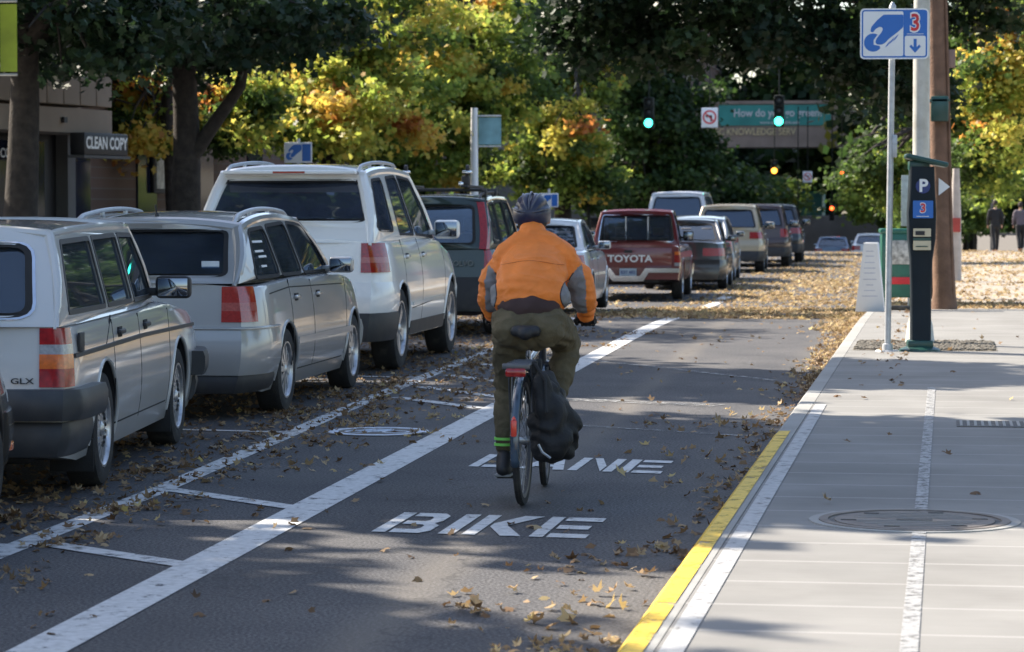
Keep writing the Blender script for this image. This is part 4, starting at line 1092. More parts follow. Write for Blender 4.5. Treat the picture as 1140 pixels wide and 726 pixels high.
bike = empty('bicycle', (rw.x, rw.y, 0), BY, label='city bicycle with rear rack, red lamp and narrow tyres under the rider', cat='bicycle')
RY = Matrix.Rotation(PI/2, 4, 'Y')
def bwheel(y, turn=0):
    R = .34
    bm = NB(); b_lathe(bm, [(R-.045+.0, -.012), (R-.03, -.019), (R-.008, -.016), (R, 0), (R-.008, .016), (R-.03, .019), (R-.045, .012)], RY, 56, closed=True)
    ty = from_bm('tyre', bm, [M['tyre']], None, 50)
    bm = NB(); b_lathe(bm, [(R-.062, -.011), (R-.042, -.014), (R-.042, .014), (R-.062, .011)], RY, 56, closed=True); rm = from_bm('rim', bm, [M['rack']], None, 40)
    bm = NB(); b_tube(bm, [(-.05, 0, 0), (-.03, 0, 0), (.03, 0, 0), (.05, 0, 0)], [.012, .02, .02, .012], 12)
    for k in range(28):
        a = 2*PI*k/28; s = .028*(1 if k % 2 else -1); b_tube(bm, [(s, .018*math.cos(a+.6), .018*math.sin(a+.6)), (0, (R-.06)*math.cos(a), (R-.06)*math.sin(a))], .0016, 4, cap=False)
    w_ = from_bm('wheel', bm, [M['steel']], bike, 50, loc=(0, y, R), rot=(0, 0, turn))
    ty.parent = w_; rm.parent = w_
bwheel(0); bwheel(1.03, math.radians(3))
M['frame'] = mat('frame_paint', (.03, .035, .05), .3, coat=.8)
bm = NB(); bb = (0, .44, .28); sc_ = (0, .25, .72); hd0 = (0, .93, .66); hd1 = (0, .89, .84)
b_tube(bm, [bb, sc_], .017, 10); b_tube(bm, [sc_, (0, .9, .8)], .017, 10); b_tube(bm, [bb, hd0], .02, 10); b_tube(bm, [hd0, hd1], .022, 12)
for s in (-1, 1):
    b_tube(bm, [(s*.03, .42, .28), (s*.055, .02, .34)], .009, 8); b_tube(bm, [(s*.015, .26, .7), (s*.055, .0, .34)], .008, 8)
b_lathe(bm, [(0, -.04), (.024, -.04), (.024, .04), (0, .04)], Matrix.Translation(bb) @ RY, 16)
from_bm('frame', bm, [M['frame']], bike, 50)
bm = NB()
for s in (-1, 1): b_tube(bm, [(s*.045, .92, .68), (s*.05, .96, .55), (s*.052, 1.03, .34)], [.014, .012, .009], 8)
b_tube(bm, [(-.05, .92, .68), (.05, .92, .68)], .018, 8); from_bm('fork', bm, [M['frame']], bike, 50)
bm = NB(); b_tube(bm, [sc_, (0, .225, .84)], .014, 12, 0); b_tube(bm, [(0, .24, .74), (0, .246, .72)], .024, 12); b_box(bm, (0, .22, .845), (.05, .07, .03), bev=.008); from_bm('seat_post', bm, [M['chrome']], bike, 50)
bm = NB(); chain(bm, [((0, .1, .885), .04), ((0, .2, .89), .03), ((0, .38, .885), .018)]); chain(bm, [((-.05, .12, .895), .032), ((.05, .12, .895), .032)])
remesh('saddle', bm, [M['shoe']], bike, .008, 6)
bm = NB(); b_tube(bm, [(0, .89, .84), (0, .88, .9), (0, .93, .93)], .014, 10); b_tube(bm, [(-.29, .82, .92), (-.2, .86, .92), (-.08, .93, .935), (.08, .93, .935), (.2, .86, .92), (.29, .82, .92)], .012, 10); from_bm('handlebar', bm, [M['steel']], bike, 50)
for s in (-1, 1):
    bm = NB(); b_tube(bm, [(s*.2, .86, .92), (s*.3, .815, .92)], .017, 10); from_bm('grip', bm, [M['rubber']], bike, 50)
    bm = NB(); b_tube(bm, [(s*.19, .885, .925), (s*.24, .9, .91), (s*.29, .87, .9)], .006, 6); from_bm('brake_lever', bm, [M['chrome']], bike, 50)
# fenders, rack, lamps
def fender(y0, a0, a1):
    bm = NB(); pr = None
    for a in np.linspace(a0, a1, 26):
        r = .362; row = [bm.verts.new((x, y0+(r-d)*math.cos(a), .34+(r-d)*math.sin(a))) for x, d in ((-.024, .014), (-.014, .002), (0, 0), (.014, .002), (.024, .014))]
        if pr:
            for k in range(4): bm.faces.new((pr[k], pr[k+1], row[k+1], row[k]))
        pr = row
    o = from_bm('fender', bm, [M['fender']], bike, 60); s = o.modifiers.new('s', 'SOLIDIFY'); s.thickness = .003
M['fender'] = mat('fender_blue', (.035, .06, .09), .25, coat=1)
fender(0, math.radians(35), math.radians(198)); fender(1.03, math.radians(30), math.radians(160))
bm = NB()
for s in (-1, 1):
    b_tube(bm, [(s*.06, -.28, .74), (s*.06, .2, .74)], .006, 6); b_tube(bm, [(s*.058, 0, .34), (s*.06, -.12, .74)], .006, 6); b_tube(bm, [(s*.058, 0, .34), (s*.06, .06, .74)], .006, 6)
for y in (-.28, -.16, -.04, .08, .2): b_tube(bm, [(-.06, y, .74), (.06, y, .74)], .006, 6)
b_box(bm, (0, -.29, .735), (.14, .02, .03), bev=.005)
from_bm('rack', bm, [M['rack']], bike, 50)
bm = NB(); b_box(bm, (0, -.31, .705), (.105, .03, .045), bev=.012); from_bm('tail_lamp', bm, [M['red_lens']], bike)
bm = NB(); b_box(bm, (0, -.385, .43), (.03, .02, .085), bev=.008); b_tube(bm, [(0, -.385, .475), (0, -.385, .49)], [.012, .002], 8); from_bm('reflector', bm, [mat('reflector_red', (.75, .06, .03), .3, coat=.5)], bike)
bm = NB(); b_lathe(bm, [(.02, -.003), (.09, -.003), (.09, .003), (.02, .003)], Matrix.Translation((.06, .44, .28)) @ RY, 32, closed=True)
from_bm('chainring', bm, [M['steel']], bike, 40)
for s, a in ((1, PI/2-.1), (-1, -PI/2-.1)):
    bm = NB(); ex = Vector((s*.085, .44+.17*math.cos(a), .28+.17*math.sin(a))); b_tube(bm, [(s*.07, .44, .28), ex], .011, 8); from_bm('crank', bm, [M['steel']], bike, 40)
PED = {}
for s, a in ((1, PI/2-.1), (-1, -PI/2-.1)):
    ex = Vector((s*.14, .44+.17*math.cos(a), .28+.17*math.sin(a))); PED[s] = ex
    bm = NB(); b_box(bm, ex, (.095, .075, .02), bev=.006); b_tube(bm, [ex-Vector((s*.06, 0, 0)), ex], .008, 6); from_bm('pedal', bm, [M['black_plastic']], bike)
# pannier bag
bag = empty('pannier_bag', (rw.x, rw.y, 0), BY, label='black saggy cloth bag hanging on the right of the bicycle rack', cat='bag')
bm = NB(); chain(bm, [((.12, .0, .66), .05), ((.145, -.02, .5), .085), ((.19, 0, .36), .1)]); chain(bm, [((.1, .12, .64), .045), ((.14, .12, .5), .08), ((.17, .12, .36), .09)])
chain(bm, [((.105, -.16, .66), .04), ((.15, -.14, .5), .085), ((.175, -.12, .35), .1)]); hull(bm, Vector((.13, -.1, .58)), .07, Vector((.225, -.02, .42)), .08); hull(bm, Vector((.12, -.1, .3)), .075, Vector((.21, .0, .3)), .075); hull(bm, Vector((.14, -.08, .42)), .11, Vector((.17, .05, .36)), .11)
M['bag'] = mat('bag_black', (.012, .012, .013), .75, var=.3, scale=12, bump=.4, bscale=60)
remesh('bag_body', bm, [M['bag']], bag, .01, 6, disp=lambda c, n: .012*noise.noise(c*14)+.009*math.sin(c.z*42+8*noise.noise(c*6)))
bm = NB(); b_tube(bm, [(.11, -.26, .34), (.13, -.255, .3), (.17, -.245, .27)], .007, 6); from_bm('piping', bm, [M['steel']], bag)
for y in (-.12, .08):
    bm = NB(); b_box(bm, (.075, y, .72), (.03, .04, .07), bev=.008); from_bm('hook', bm, [M['bag']], bag)
bm = NB(); b_tube(bm, [(.08, -.14, .74), (.14, -.2, .66), (.15, -.24, .5)], .009, 6)
from_bm('strap', bm, [M['bag']], bag)
# --- the rider
rd = empty('person', (rw.x, rw.y, 0), BY, label='cyclist in an orange jacket, olive trousers and a dark blue helmet riding away', cat='person')
SH = {s: Vector((s*.158, .585, 1.255)) for s in (-1, 1)}; EL = {1: Vector((.252, .63, 1.06)), -1: Vector((-.252, .65, 1.06))}; HA = {s: Vector((s*.255, .80, .945)) for s in (-1, 1)}
HP = {s: Vector((s*.095, .27, .97)) for s in (-1, 1)}
KN = {1: Vector((.16, .66, .80)), -1: Vector((-.135, .53, .58))}; AN = {1: Vector((.14, .42, .545)), -1: Vector((-.14, .38, .215))}
bm = NB()   # body: one continuous surface
chain(bm, [((0, .29, .96), .09), ((0, .42, 1.13), .1), ((0, .58, 1.27), .12)]); chain(bm, [(SH[-1], .06), (SH[1], .06)])
chain(bm, [((-.01, .62, 1.33), .055), ((-.03, .69, 1.43), .052)]); chain(bm, [((-.03, .7, 1.47), .083), ((-.035, .73, 1.5), .088), ((-.035, .76, 1.44), .06)])
chain(bm, [((-.035, .825, 1.47), .012), ((-.035, .84, 1.445), .012)])
for s in (-1, 1):
    chain(bm, [(SH[s], .058), (EL[s], .043), (HA[s]-Vector((s*.0, .04, -.015)), .028), (HA[s], .034)])
    chain(bm, [(HP[s]-Vector((s*.02, 0, .04)), .07), (KN[s], .06), (KN[s].lerp(AN[s], .35), .056), (AN[s], .036)])
    chain(bm, [(AN[s], .036), (PED[s]+Vector((0, -.0, .045)), .035), (PED[s]+Vector((0, .09, .035)), .028)])
    chain(bm, [((s*.088-.035, .72, 1.455), .012), ((s*.09-.035, .715, 1.48), .014)])
    for k in range(4):   # fingers round the grip
        x = s*(.225+.021*k); chain(bm, [((x, .83, .945), .0085), ((x, .855, .938), .0085), ((x, .858, .918), .0075), ((x, .835, .9), .007)])
    chain(bm, [((s*.205, .81, .935), .01), ((s*.19, .83, .92), .009), ((s*.195, .85, .905), .008)])
body = remesh('body', bm, [M['skin']], rd, .009, 3)
bm = NB()   # hair
chain(bm, [((-.03, .675, 1.465), .084), ((-.03, .655, 1.43), .062)]); remesh('hair', bm, [M['hair']], rd, .012, 2, disp=lambda c, n: .008*noise.noise(c*60))
# jacket
bm = NB()
hull(bm, Vector((0, .33, 1.095)), .134, Vector((0, .42, 1.17)), .138, (1.4, 1, 1)); hull(bm, Vector((0, .42, 1.17)), .14, Vector((0, .53, 1.24)), .13, (1.4, 1, .95))
hull(bm, Vector((-.1, .55, 1.22)), .1, Vector((.1, .55, 1.22)), .1); chain(bm, [((-.145, .57, 1.265), .086), ((-.07, .585, 1.335), .08), ((.05, .585, 1.335), .08), ((.145, .57, 1.265), .086)]); hull(bm, Vector((-.115, .33, 1.075)), .1, Vector((.115, .33, 1.075)), .1); hull(bm, Vector((-.05, .31, 1.07)), .12, Vector((.05, .31, 1.07)), .12)
hull(bm, Vector((0, .57, 1.31)), .075, Vector((-.022, .615, 1.395)), .078)
for s in (-1, 1):
    chain(bm, [(SH[s]+Vector((-s*.03, -.02, -.01)), .088), (SH[s].lerp(EL[s], .5)+Vector((s*.02, 0, 0)), .082), (EL[s]+Vector((0, 0, -.01)), .07), (EL[s].lerp(HA[s], .55), .055), (HA[s]-Vector((0, .055, -.012)), .043)])
def jd(c, n):
    q = 7*noise.noise(c*4.5); f = 0
    f += .0045*math.sin(c.z*75+c.x*14+q)*max(0, 1-abs(c.z-1.1)/.2)+.007*noise.noise(c*9)
    r = 1-abs(noise.noise(Vector((c.x*9, c.y*9, c.z*22))))*2; f += .005*max(0, r)**3
    if abs(c.x) > .22: f += .004*math.sin((c.z*.8-c.y*.6)*95+5*noise.noise(c*6))
    return f
def jm(c, n):
    ax = abs(c.x)
    if .15 < ax < .3 and .97 < c.z < 1.25:
        e = .168+.05*((c.z-1.08)/.12)**2
        if ax > e and ax < .272-.25*max(0, c.z-1.14) : return 1
    return 0
jk = remesh('jacket', bm, [M['jacket'], M['jacket_grey']], rd, .0075, 7, disp=jd, fmat=jm)
from mathutils.bvhtree import BVHTree
def on_jacket(pts, name, w, m):
    bv = BVHTree.FromPolygons([v.co for v in jk.data.vertices], [p.vertices for p in jk.data.polygons]); q = []
    for x, z in pts:
        h, n_, i_, d_ = bv.ray_cast(Vector((x, -.6, z)), Vector((0, 1, 0)))
        if h: q.append(h+Vector((0, -.0005, 0)))
    bm = NB(); b_tube(bm, q, w, 6, flat=.5); from_bm(name, bm, [m], jk, 60)
on_jacket([(x, 1.245+.012*math.cos(x*16)) for x in np.linspace(-.17, .17, 26)], 'yoke_seam', .0022, mat('seam_dark_orange', (.4, .085, .012), .7))
for s in (-1, 1): on_jacket([(s*(.168+.05*((z-1.08)/.12)**2), z) for z in np.linspace(.985, 1.19, 22)], 'piping', .0035, M['shoe'])
for s in (-1, 1):
    bm = NB(); b_tube(bm, [HA[s]-Vector((s*.002, .062, -.02)), HA[s]-Vector((0, .04, -.01))], [.048, .045], 14); from_bm('cuff', bm, [M['jacket']], jk, 60)
bm = NB(); hull(bm, Vector((0, .285, 1.01)), .125, Vector((0, .35, 1.09)), .125, (1.4, 1, .8)); remesh('shirt_hem', bm, [M['shirt']], rd, .01, 4, disp=lambda c, n: .004*noise.noise(c*14)+.002*math.sin(c.x*60))
# trousers
bm = NB(); hull(bm, Vector((0, .25, .90)), .12, Vector((0, .275, .94)), .105, (1.25, .95, 1))
for s in (-1, 1):
    hull(bm, Vector((s*.09, .22, .90)), .1, HP[s]-Vector((0, 0, .04)), .105)
    chain(bm, [(HP[s]+Vector((-s*.01, -.01, -.05)), .102), (HP[s].lerp(KN[s], .5), .096), (KN[s], .074), (KN[s].lerp(AN[s], .4), .075), (AN[s]+(KN[s]-AN[s])*.12, .05)])
remesh('trousers', bm, [M['trouser']], rd, .009, 6, disp=lambda c, n: .008*noise.noise(c*12)+.004*math.sin(c.z*60+9*noise.noise(c*5)+c.x*20)+.007*max(0, 1-2*abs(noise.noise(Vector((c.x*11, c.y*11, c.z*15)))))**3)
for s in (-1, 1):
    bm = NB(); f = PED[s]; chain(bm, [(AN[s]+Vector((0, -.015, .0)), .046), (f+Vector((0, -.1, .055)), .042)]); chain(bm, [(f+Vector((0, -.11, .045)), .04), (f+Vector((0, .03, .045)), .044), (f+Vector((s*.008, .13, .035)), .036)])
    sh = remesh('shoe', bm, [M['shoe']], rd, .008, 3)
    bm = NB(); b_box(bm, f+Vector((s*.003, .01, .013)), (.088, .28, .014), bev=.005); from_bm('sole', bm, [mat('sole_grey', (.25, .25, .24), .7)], sh)
    bm = NB(); chain(bm, [(HA[s]-Vector((0, .035, -.008)), .036), (HA[s], .041), (HA[s]+Vector((0, .02, -.005)), .036)])
    for k in range(4):
        x = s*(.225+.021*k); chain(bm, [((x, .82, .95), .0115), ((x, .858, .94), .0115), ((x, .862, .916), .0105), ((x, .838, .897), .0095)])
    chain(bm, [((s*.205, .805, .937), .013), ((s*.188, .83, .92), .012), ((s*.195, .852, .903), .011)])
    remesh('glove', bm, [M['glove']], rd, .006, 1)
bm = NB()
for dz in (0, .03): 
    a = AN[-1]+Vector((-.0, .0, .07+dz)); b_lathe(bm, [(.053, -.007), (.058, -.007), (.058, .007), (.053, .007)], Matrix.Translation(a), 24, closed=True)
from_bm('ankle_band', bm, [M['band']], rd)
# helmet: shell with ridges and vents
M['helmet'] = mat('helmet_navy', (.01, .014, .045), .42, coat=.15); M['helmet_grey'] = mat('helmet_rib', (.06, .065, .09), .4, coat=.2)
hc = Vector((-.035, .70, 1.505))
bm = NB(); t = NB(); bmesh.ops.create_icosphere(t, subdivisions=5, radius=1)
for v in t.verts:
    c = v.co.copy(); th_ = math.atan2(c.x, c.z+.25); lon = c.y
    groove = max(0, math.cos(th_*7.0))**2*max(0, 1-abs(lon)**6)*(1 if c.z > .0 else 0)*max(0, math.sin(min(PI, max(0, (lon+1.05)*2.6))) if lon < .1 else math.sin(min(PI, max(0, (lon-.0)*3.2))))
    k = 1-.2*groove
    low = -.42-.15*max(0, -c.y)
    v.co = Vector((c.x*.103*k, c.y*.138*k, max(c.z, low)*.112*k))+hc
me = bpy.data.meshes.new('h'); t.to_mesh(me); t.free(); bm.from_mesh(me)
hs = from_bm('helmet', bm, [M['helmet']], rd, 60)
bm = NB()
for k in range(-3, 4):
    if k % 2 == 0 and k: continue
    a0 = k*.45; q = []
    for t_ in np.linspace(.06, .8, 14):
        ph_ = t_*PI; d = Vector((math.sin(a0)*math.sin(ph_), -math.cos(ph_), math.cos(a0)*math.sin(ph_)))
        q.append(hc+Vector((d.x*.104, d.y*.139, d.z*.113)))
    b_tube(bm, q, [.003]+[.0055]*12+[.003], 6)
from_bm('helmet_trim', bm, [M['helmet_grey']], hs, 60)
# ------------------------------------------------------------------ vehicles
def at(px, py, h=0): return gpt(px, py, h)
SD = dict(rear_bumper=[(.3, .6, .6, .05, 0)], front_bumper=[(.3, .55, .6, .05, 0)])
P_SIL = paint('paint_silver', (.54, .535, .52), .1, .34); P_GREY = paint('paint_pewter', (.37, .365, .36), .25, .32); P_WHITE = paint('paint_ivory', (.84, .83, .8), 0, .3)
P_DG = paint('paint_dark_green', (.014, .03, .024), .3); P_W2 = paint('paint_white', (.68, .7, .72), 0, .35); P_RED = paint('paint_red', (.15, .01, .013), .1, .35)
P_BLK = paint('paint_black', (.012, .012, .014), .3); P_BEI = paint('paint_beige', (.42, .35, .24), .3); P_BLUE = paint('paint_blue', (.06, .11, .2), .4); P_SILV2 = paint('paint_light_silver', (.3, .33, .36), .5); P_RD2 = paint('paint_maroon', (.045, .02, .018), .3)
M['gold'] = mat('badge_metal', (.5, .5, .48), .25, metal=1)
CY = math.radians(2.0)
volvo = dict(L=4.79, W=1.71, zb=.2, wr=.315, ro=1.06, wb=2.65, belt=.93, paint=P_SIL, er=.045, lr=.3, ef=.1, lf=.7, zmid=.55, bu=.035, bl=.06, tilt=.05,
    top=[(0, .925), (3.2, .94), (3.5, .93), (4.6, .82), (4.79, .76)], gh=dict(A=(.035, .92), B=(.36, 1.40), C=(2.72, 1.425), D=(3.32, .94), wt=.80, wb=.95, arc=.015, crown=.035, wr=.03, rb=.03),
    side_windows=[[(.24, .985), (1.30, .985), (1.28, 1.365), (.46, 1.355)], [(1.38, .985), (2.16, .985), (2.12, 1.375), (1.36, 1.367)], [(2.24, .985), (3.10, .985), (2.70, 1.368), (2.2, 1.375)]],
    rear_window=(.12, .12, .84, .84), rwr=.14, rear_chrome=True, rim='turbine', tw=.19, tint=(), seal=M['black_plastic'],
    rear_bumper=[(.44, .6, .62, .085, 0), (.25, .43, .55, .03, 0)], front_bumper=[(.42, .58, .6, .09, 0), (.25, .41, .5, .03, 0)], bumper_mats=[M['dark_plastic'], M['chrome']],
    lamps=[(.61, .705, .1, .69, .014, 0), (.705, .78, .1, .69, .014, 1), (.78, .83, .1, .69, .014, 7), (.83, .915, .1, .69, .014, 0)],
    rub=[[(.14, .765), (2.3, .775), (4.35, .755)]], rubw=.022, seams=[[(1.33, .3), (1.33, .91)], [(1.1, .78), (1.33, .93)], [(2.2, .3), (2.2, .91)], [(3.25, .3), (3.3, .9)], [(1.4, .32), (3.2, .32)]],
    handles=[(1.55, .83), (2.42, .835)], handle_mat=M['black_plastic'], mirror=(3.0, 1.04), mirror_mat=M['black_plastic'], mirror_size=(.22, .09, .14), flaps=True, sill=False, arch=.07, plate=(.7, .012, ''), archm=P_SIL, lip=.012)
passat = dict(L=4.68, W=1.79, zb=.19, wr=.315, ro=1.04, wb=2.70, belt=.98, paint=P_GREY, er=.15, lr=.55, ef=.24, lf=1.1, zmid=.52, bu=.06, bl=.08, tilt=.07,
    top=[(0, .965), (1.6, 1.0), (3.35, .99), (3.7, .95), (4.4, .8), (4.68, .62)], gh=dict(A=(.07, .985), B=(.46, 1.39), C=(2.5, 1.42), D=(3.5, .98), wt=.70, wb=.9, arc=.055, crown=.045, wr=.07, rb=.05),
    side_windows=[[(.36, 1.02), (1.18, 1.02), (1.14, 1.385), (.6, 1.365)], [(1.25, 1.02), (1.98, 1.02), (1.92, 1.415), (1.21, 1.392)], [(2.05, 1.02), (3.2, 1.01), (2.55, 1.395), (1.99, 1.415)]],
    rear_window=(.14, .06, .9, .86), rwr=.1, rim='ten', tw=.2, tint=(), wiper=True, antenna=True,
    rear_bumper=[(.33, .665, .62, .03, 0), (.2, .34, .6, .012, 1), (.655, .675, .62, .036, 0)], front_bumper=[(.3, .56, .5, .03, 0), (.2, .3, .5, .015, 1)], bumper_mats=[P_GREY, M['black_plastic']],
    lamps=[(.71, .79, .16, .61, .01, 3), (.79, .85, .16, .61, .01, 6), (.85, .965, .16, .61, .01, 3)], rub=[[(1.35, .52), (3.55, .52)], [(.25, .6), (.62, .6)]], rubw=.05, rubm=P_GREY,
    seams=[[(1.22, .34), (1.22, .99)], [(2.02, .3), (2.02, .97)], [(3.3, .32), (3.42, .95)], [(1.45, .3), (3.25, .3)], [(.5, .9), (1.2, .93), (3.3, .9)]], handles=[(1.42, .85), (2.25, .85)], mirror=(3.02, 1.06), mirror_size=(.2, .1, .13), rails=(.5, 2.45, .045), rail_mat=M['steel'], plate=(.75, .012, ''), arch=.05)
suv = dict(L=4.8, W=1.93, zb=.3, wr=.385, ro=.93, wb=2.92, belt=1.24, paint=P_WHITE, er=.15, lr=.62, ef=.24, lf=1.15, zmid=.75, bu=.075, bl=.05, tilt=.12,
    top=[(0, 1.215), (3.3, 1.2), (3.6, 1.13), (4.4, 1.0), (4.8, .82)], gh=dict(A=(.13, 1.2), B=(.5, 1.83), C=(2.75, 1.85), D=(3.55, 1.16), wt=.69, wb=.915, arc=.045, crown=.06, wr=.07, rb=.06),
    side_windows=[[(.27, 1.32), (.93, 1.3), (1.12, 1.80), (.6, 1.78)], [(1.2, 1.27), (1.98, 1.26), (1.92, 1.83), (1.36, 1.81)], [(2.05, 1.26), (3.2, 1.22), (2.66, 1.80), (1.99, 1.83)]],
    rear_window=(.32, .09, .975, .95), rwr=.12, rim='five', tw=.25, tint=(0, 1), tint_rear=True, spoiler=True, wiper=True,
    rear_bumper=[(.55, .84, .62, .02, 0), (.3, .56, .6, .035, 1)], front_bumper=[(.5, .75, .6, .02, 0), (.3, .5, .6, .03, 1)], bumper_mats=[P_WHITE, M['black_plastic'], M['chrome']],
    lamps=[(.93, 1.02, .3, .72, .012, 0), (1.02, 1.07, .3, .72, .012, 6), (1.07, 1.20, .3, .72, .012, 0)], head=(.8, .98),
    seams=[[(1.1, .55), (1.12, 1.22)], [(2.02, .42), (2.02, 1.22)], [(3.35, .45), (3.4, 1.12)], [(1.45, .4), (3.35, .4)], [(1.45, .56), (3.3, .62)]], rub=[[(1.45, .6), (3.2, .62)]], rubw=.03, rubm=P_WHITE, handles=[(1.3, 1.06), (2.2, 1.06)], handle_mat=P_WHITE, mirror=(3.1, 1.3), mirror_size=(.26, .13, .19), rails=(.42, 2.5, .06), rail_mat=M['steel'], plate=(.98, .012, ''), sill=True, arch=.06)
def cwith(base, **k):
    d = dict(base); d.update(k); return d
def place(nm, label, cat, sp, rx, ry, yaw=CY, group='cars parked along the bike lane'):
    """rx: world x of the right flank, ry: y of the rear bumper"""
    return car(nm, label, cat, sp, (rx-sp['W']/2, ry, gz(ry+2)), yaw, group)
G1 = 'cars parked along the bike lane'
def park(nm, label, cat, sp, wx, wy, deg):
    a = math.radians(deg); lx0, ly0 = sp['W']/2-.012, sp['ro']
    return car(nm, label, cat, sp, (wx-(lx0*math.cos(a)-ly0*math.sin(a)), wy-(lx0*math.sin(a)+ly0*math.cos(a)), 0), a, G1)
v = park('station_wagon', 'boxy silver estate car with black bumpers, nearest at the left edge', 'car', volvo, -4.56, 14.83, 6.8)
# model script on the tailgate
text_mesh('tailgate_badge', 'GLX', .042, M['black_plastic'], v['root'], (.6, .022, .64), bold=.01, sx=1.5)
bm = NB(); b_box(bm, (volvo['W']/2-.005, .33, .83), (.016, .12, .1), bev=.004); from_bm('fuel_vent', bm, [M['black_plastic']], v['root'])
p_ = park('station_wagon', 'grey rounded estate car with roof rails, second from the left', 'car', passat, -4.84, 20.36, 1.4)
bm = NB(); z = .905; b_tube(bm, [(.34, .095, .87), (.34, .095, .99)], .001, 4)
bm.free()
bm = NB(); gxx = p_['gx']
for k_, (y0, y1, z0) in enumerate(((.62, .95, 1.27), (.6, .88, 1.2), (.66, .92, 1.16), (.66, .84, 1.09))):
    b_prism(bm, [(y0, z0), (y1, z0), (y1, z0+.016), (y0, z0+.016)], lambda u, v_, q: (gxx(u, v_)-.006+q, u, v_), .002)
from_bm('window_decal', bm, [M['white']], p_['root'], 0)
bm = NB(); b_box(bm, (.5, .175, 1.1), (.13, .004, .09), mi=0); from_bm('window_sticker', bm, [mat('sticker_pale', (.55, .58, .6), .6)], p_['root'])
s_ = park('suv', 'large ivory white off-roader with roof rails parked third in line', 'suv', suv, -5.02, 25.78, .8)
bm = NB(); b_box(bm, (0, .05, 1.16), (.3, .03, .03), bev=.01); from_bm('tailgate_handle', bm, [M['chrome']], s_['root'])
# dark green off-roader with rack
crv = cwith(suv, L=4.5, W=1.78, zb=.25, wr=.34, ro=.9, wb=2.62, belt=1.05, paint=P_DG, top=[(0, 1.04), (3.1, 1.04), (3.4, 1.0), (4.2, .9), (4.5, .72)], gh=dict(A=(.1, 1.03), B=(.4, 1.60), C=(2.5, 1.63), D=(3.3, 1.03), wt=.76, wb=.93, arc=.025, crown=.035, wr=.05, rb=.035),
    side_windows=[[(.32, 1.1), (1.0, 1.1), (1.02, 1.58), (.56, 1.56)], [(1.1, 1.1), (1.9, 1.1), (1.85, 1.6), (1.12, 1.59)], [(1.98, 1.1), (3.0, 1.08), (2.45, 1.58), (1.93, 1.6)]], rear_window=(.1, .1, .82, .82), tint=(), tint_rear=False, spoiler=False,
    lamps=[(.8, 1.04, .12, .72, .012, 0)], pillar_lamps=(.0, .97), rear_bumper=[(.32, .7, .6, .05, 1)], front_bumper=[(.32, .7, .6, .05, 1)], bumper_mats=[P_DG, M['black_plastic']], seams=[[(1.05, .5), (1.05, 1.0)], [(1.95, .4), (1.95, 1.0)]], rub=None, mirror=(2.85, 1.12), handles=[(1.25, .95)], handle_mat=P_DG, head=(.7, .86), plate=(.8, .012, ''), rim='six', rails=(.4, 2.4, .05), rail_mat=M['black_plastic'])
c_ = place('suv', 'dark green car with tall red rear lights and a black roof rack', 'suv', crv, -5.14, 32.2)
text_mesh('tailgate_badge', 'VOLVO', .09, mat('badge_dull', (.16, .17, .16), .5), c_['root'], (.45, .04, .86), bold=.01)
rk = empty('roof_rack', (-5.14-.89, 32.2, 1.68), CY, label='black bicycle carrier bars on the roof of the dark green car', cat='roof rack')
bm = NB()
for y in (.9, 1.9): b_box(bm, (0, y, .05), (1.3, .06, .035), bev=.01)
for x in (-.62, .62):
    for y in (.9, 1.9): b_box(bm, (x, y, .01), (.06, .1, .09), bev=.01)
from_bm('crossbar', bm, [M['black_plastic']], rk)
for x in (-.35, .4):
    bm = NB(); b_box(bm, (x, 1.45, .09), (.09, 1.5, .03), bev=.01); b_box(bm, (x, .85, .15), (.1, .1, .14), bev=.02); b_tube(bm, [(x, .85, .12), (x+.03, .8, .3)], .025, 8); b_lathe(bm, [(0, .02), (.05, .02), (.05, -.02), (0, -.02)], Matrix.Translation((x+.03, .8, .3)) @ RY, 12)
    from_bm('bike_tray', bm, [M['black_plastic']], rk)
    bm = NB(); b_box(bm, (x+.03, .76, .26), (.12, .06, .04), bev=.012); b_box(bm, (x-.05, .8, .12), (.06, .05, .05), bev=.012); from_bm('clamp', bm, [M['chrome']], rk)
sedan = cwith(passat, L=4.6, W=1.75, ro=1.05, wb=2.67, belt=.93, paint=P_W2, top=[(0, .96), (.75, .99), (1.2, .95), (3.2, .95), (3.6, .92), (4.3, .8), (4.6, .62)], gh=dict(A=(.68, .98), B=(1.42, 1.38), C=(2.3, 1.40), D=(3.3, .95), wt=.70, wb=.9, arc=.03, crown=.04, wr=.06, rb=.04),
    side_windows=[[(1.15, 1.0), (1.98, 1.0), (1.94, 1.38), (1.52, 1.36)], [(2.05, 1.0), (3.0, .99), (2.35, 1.37), (2.0, 1.38)]], rear_window=(.1, .08, .88, .86), wiper=False, antenna=False, lamps=[(.72, .92, .2, .45, .01, 0)], rear_bumper=[(.22, .62, .6, .04, 0)], front_bumper=[(.22, .55, .5, .03, 0)], bumper_mats=[P_W2, M['black_plastic']],
    seams=[[(1.2, .4), (1.15, .93)], [(2.02, .3), (2.02, .93)], [(.05, .66), (.05, .9)]], handles=[(1.3, .84), (2.2, .84)], mirror=(2.9, 1.03), rails=None, rub=None, plate=(.78, .012, 'AJK 402'), rim='ten')
place('sedan', 'pale white saloon half hidden between the green car and the red pickup', 'car', sedan, -5.2, 41.0)
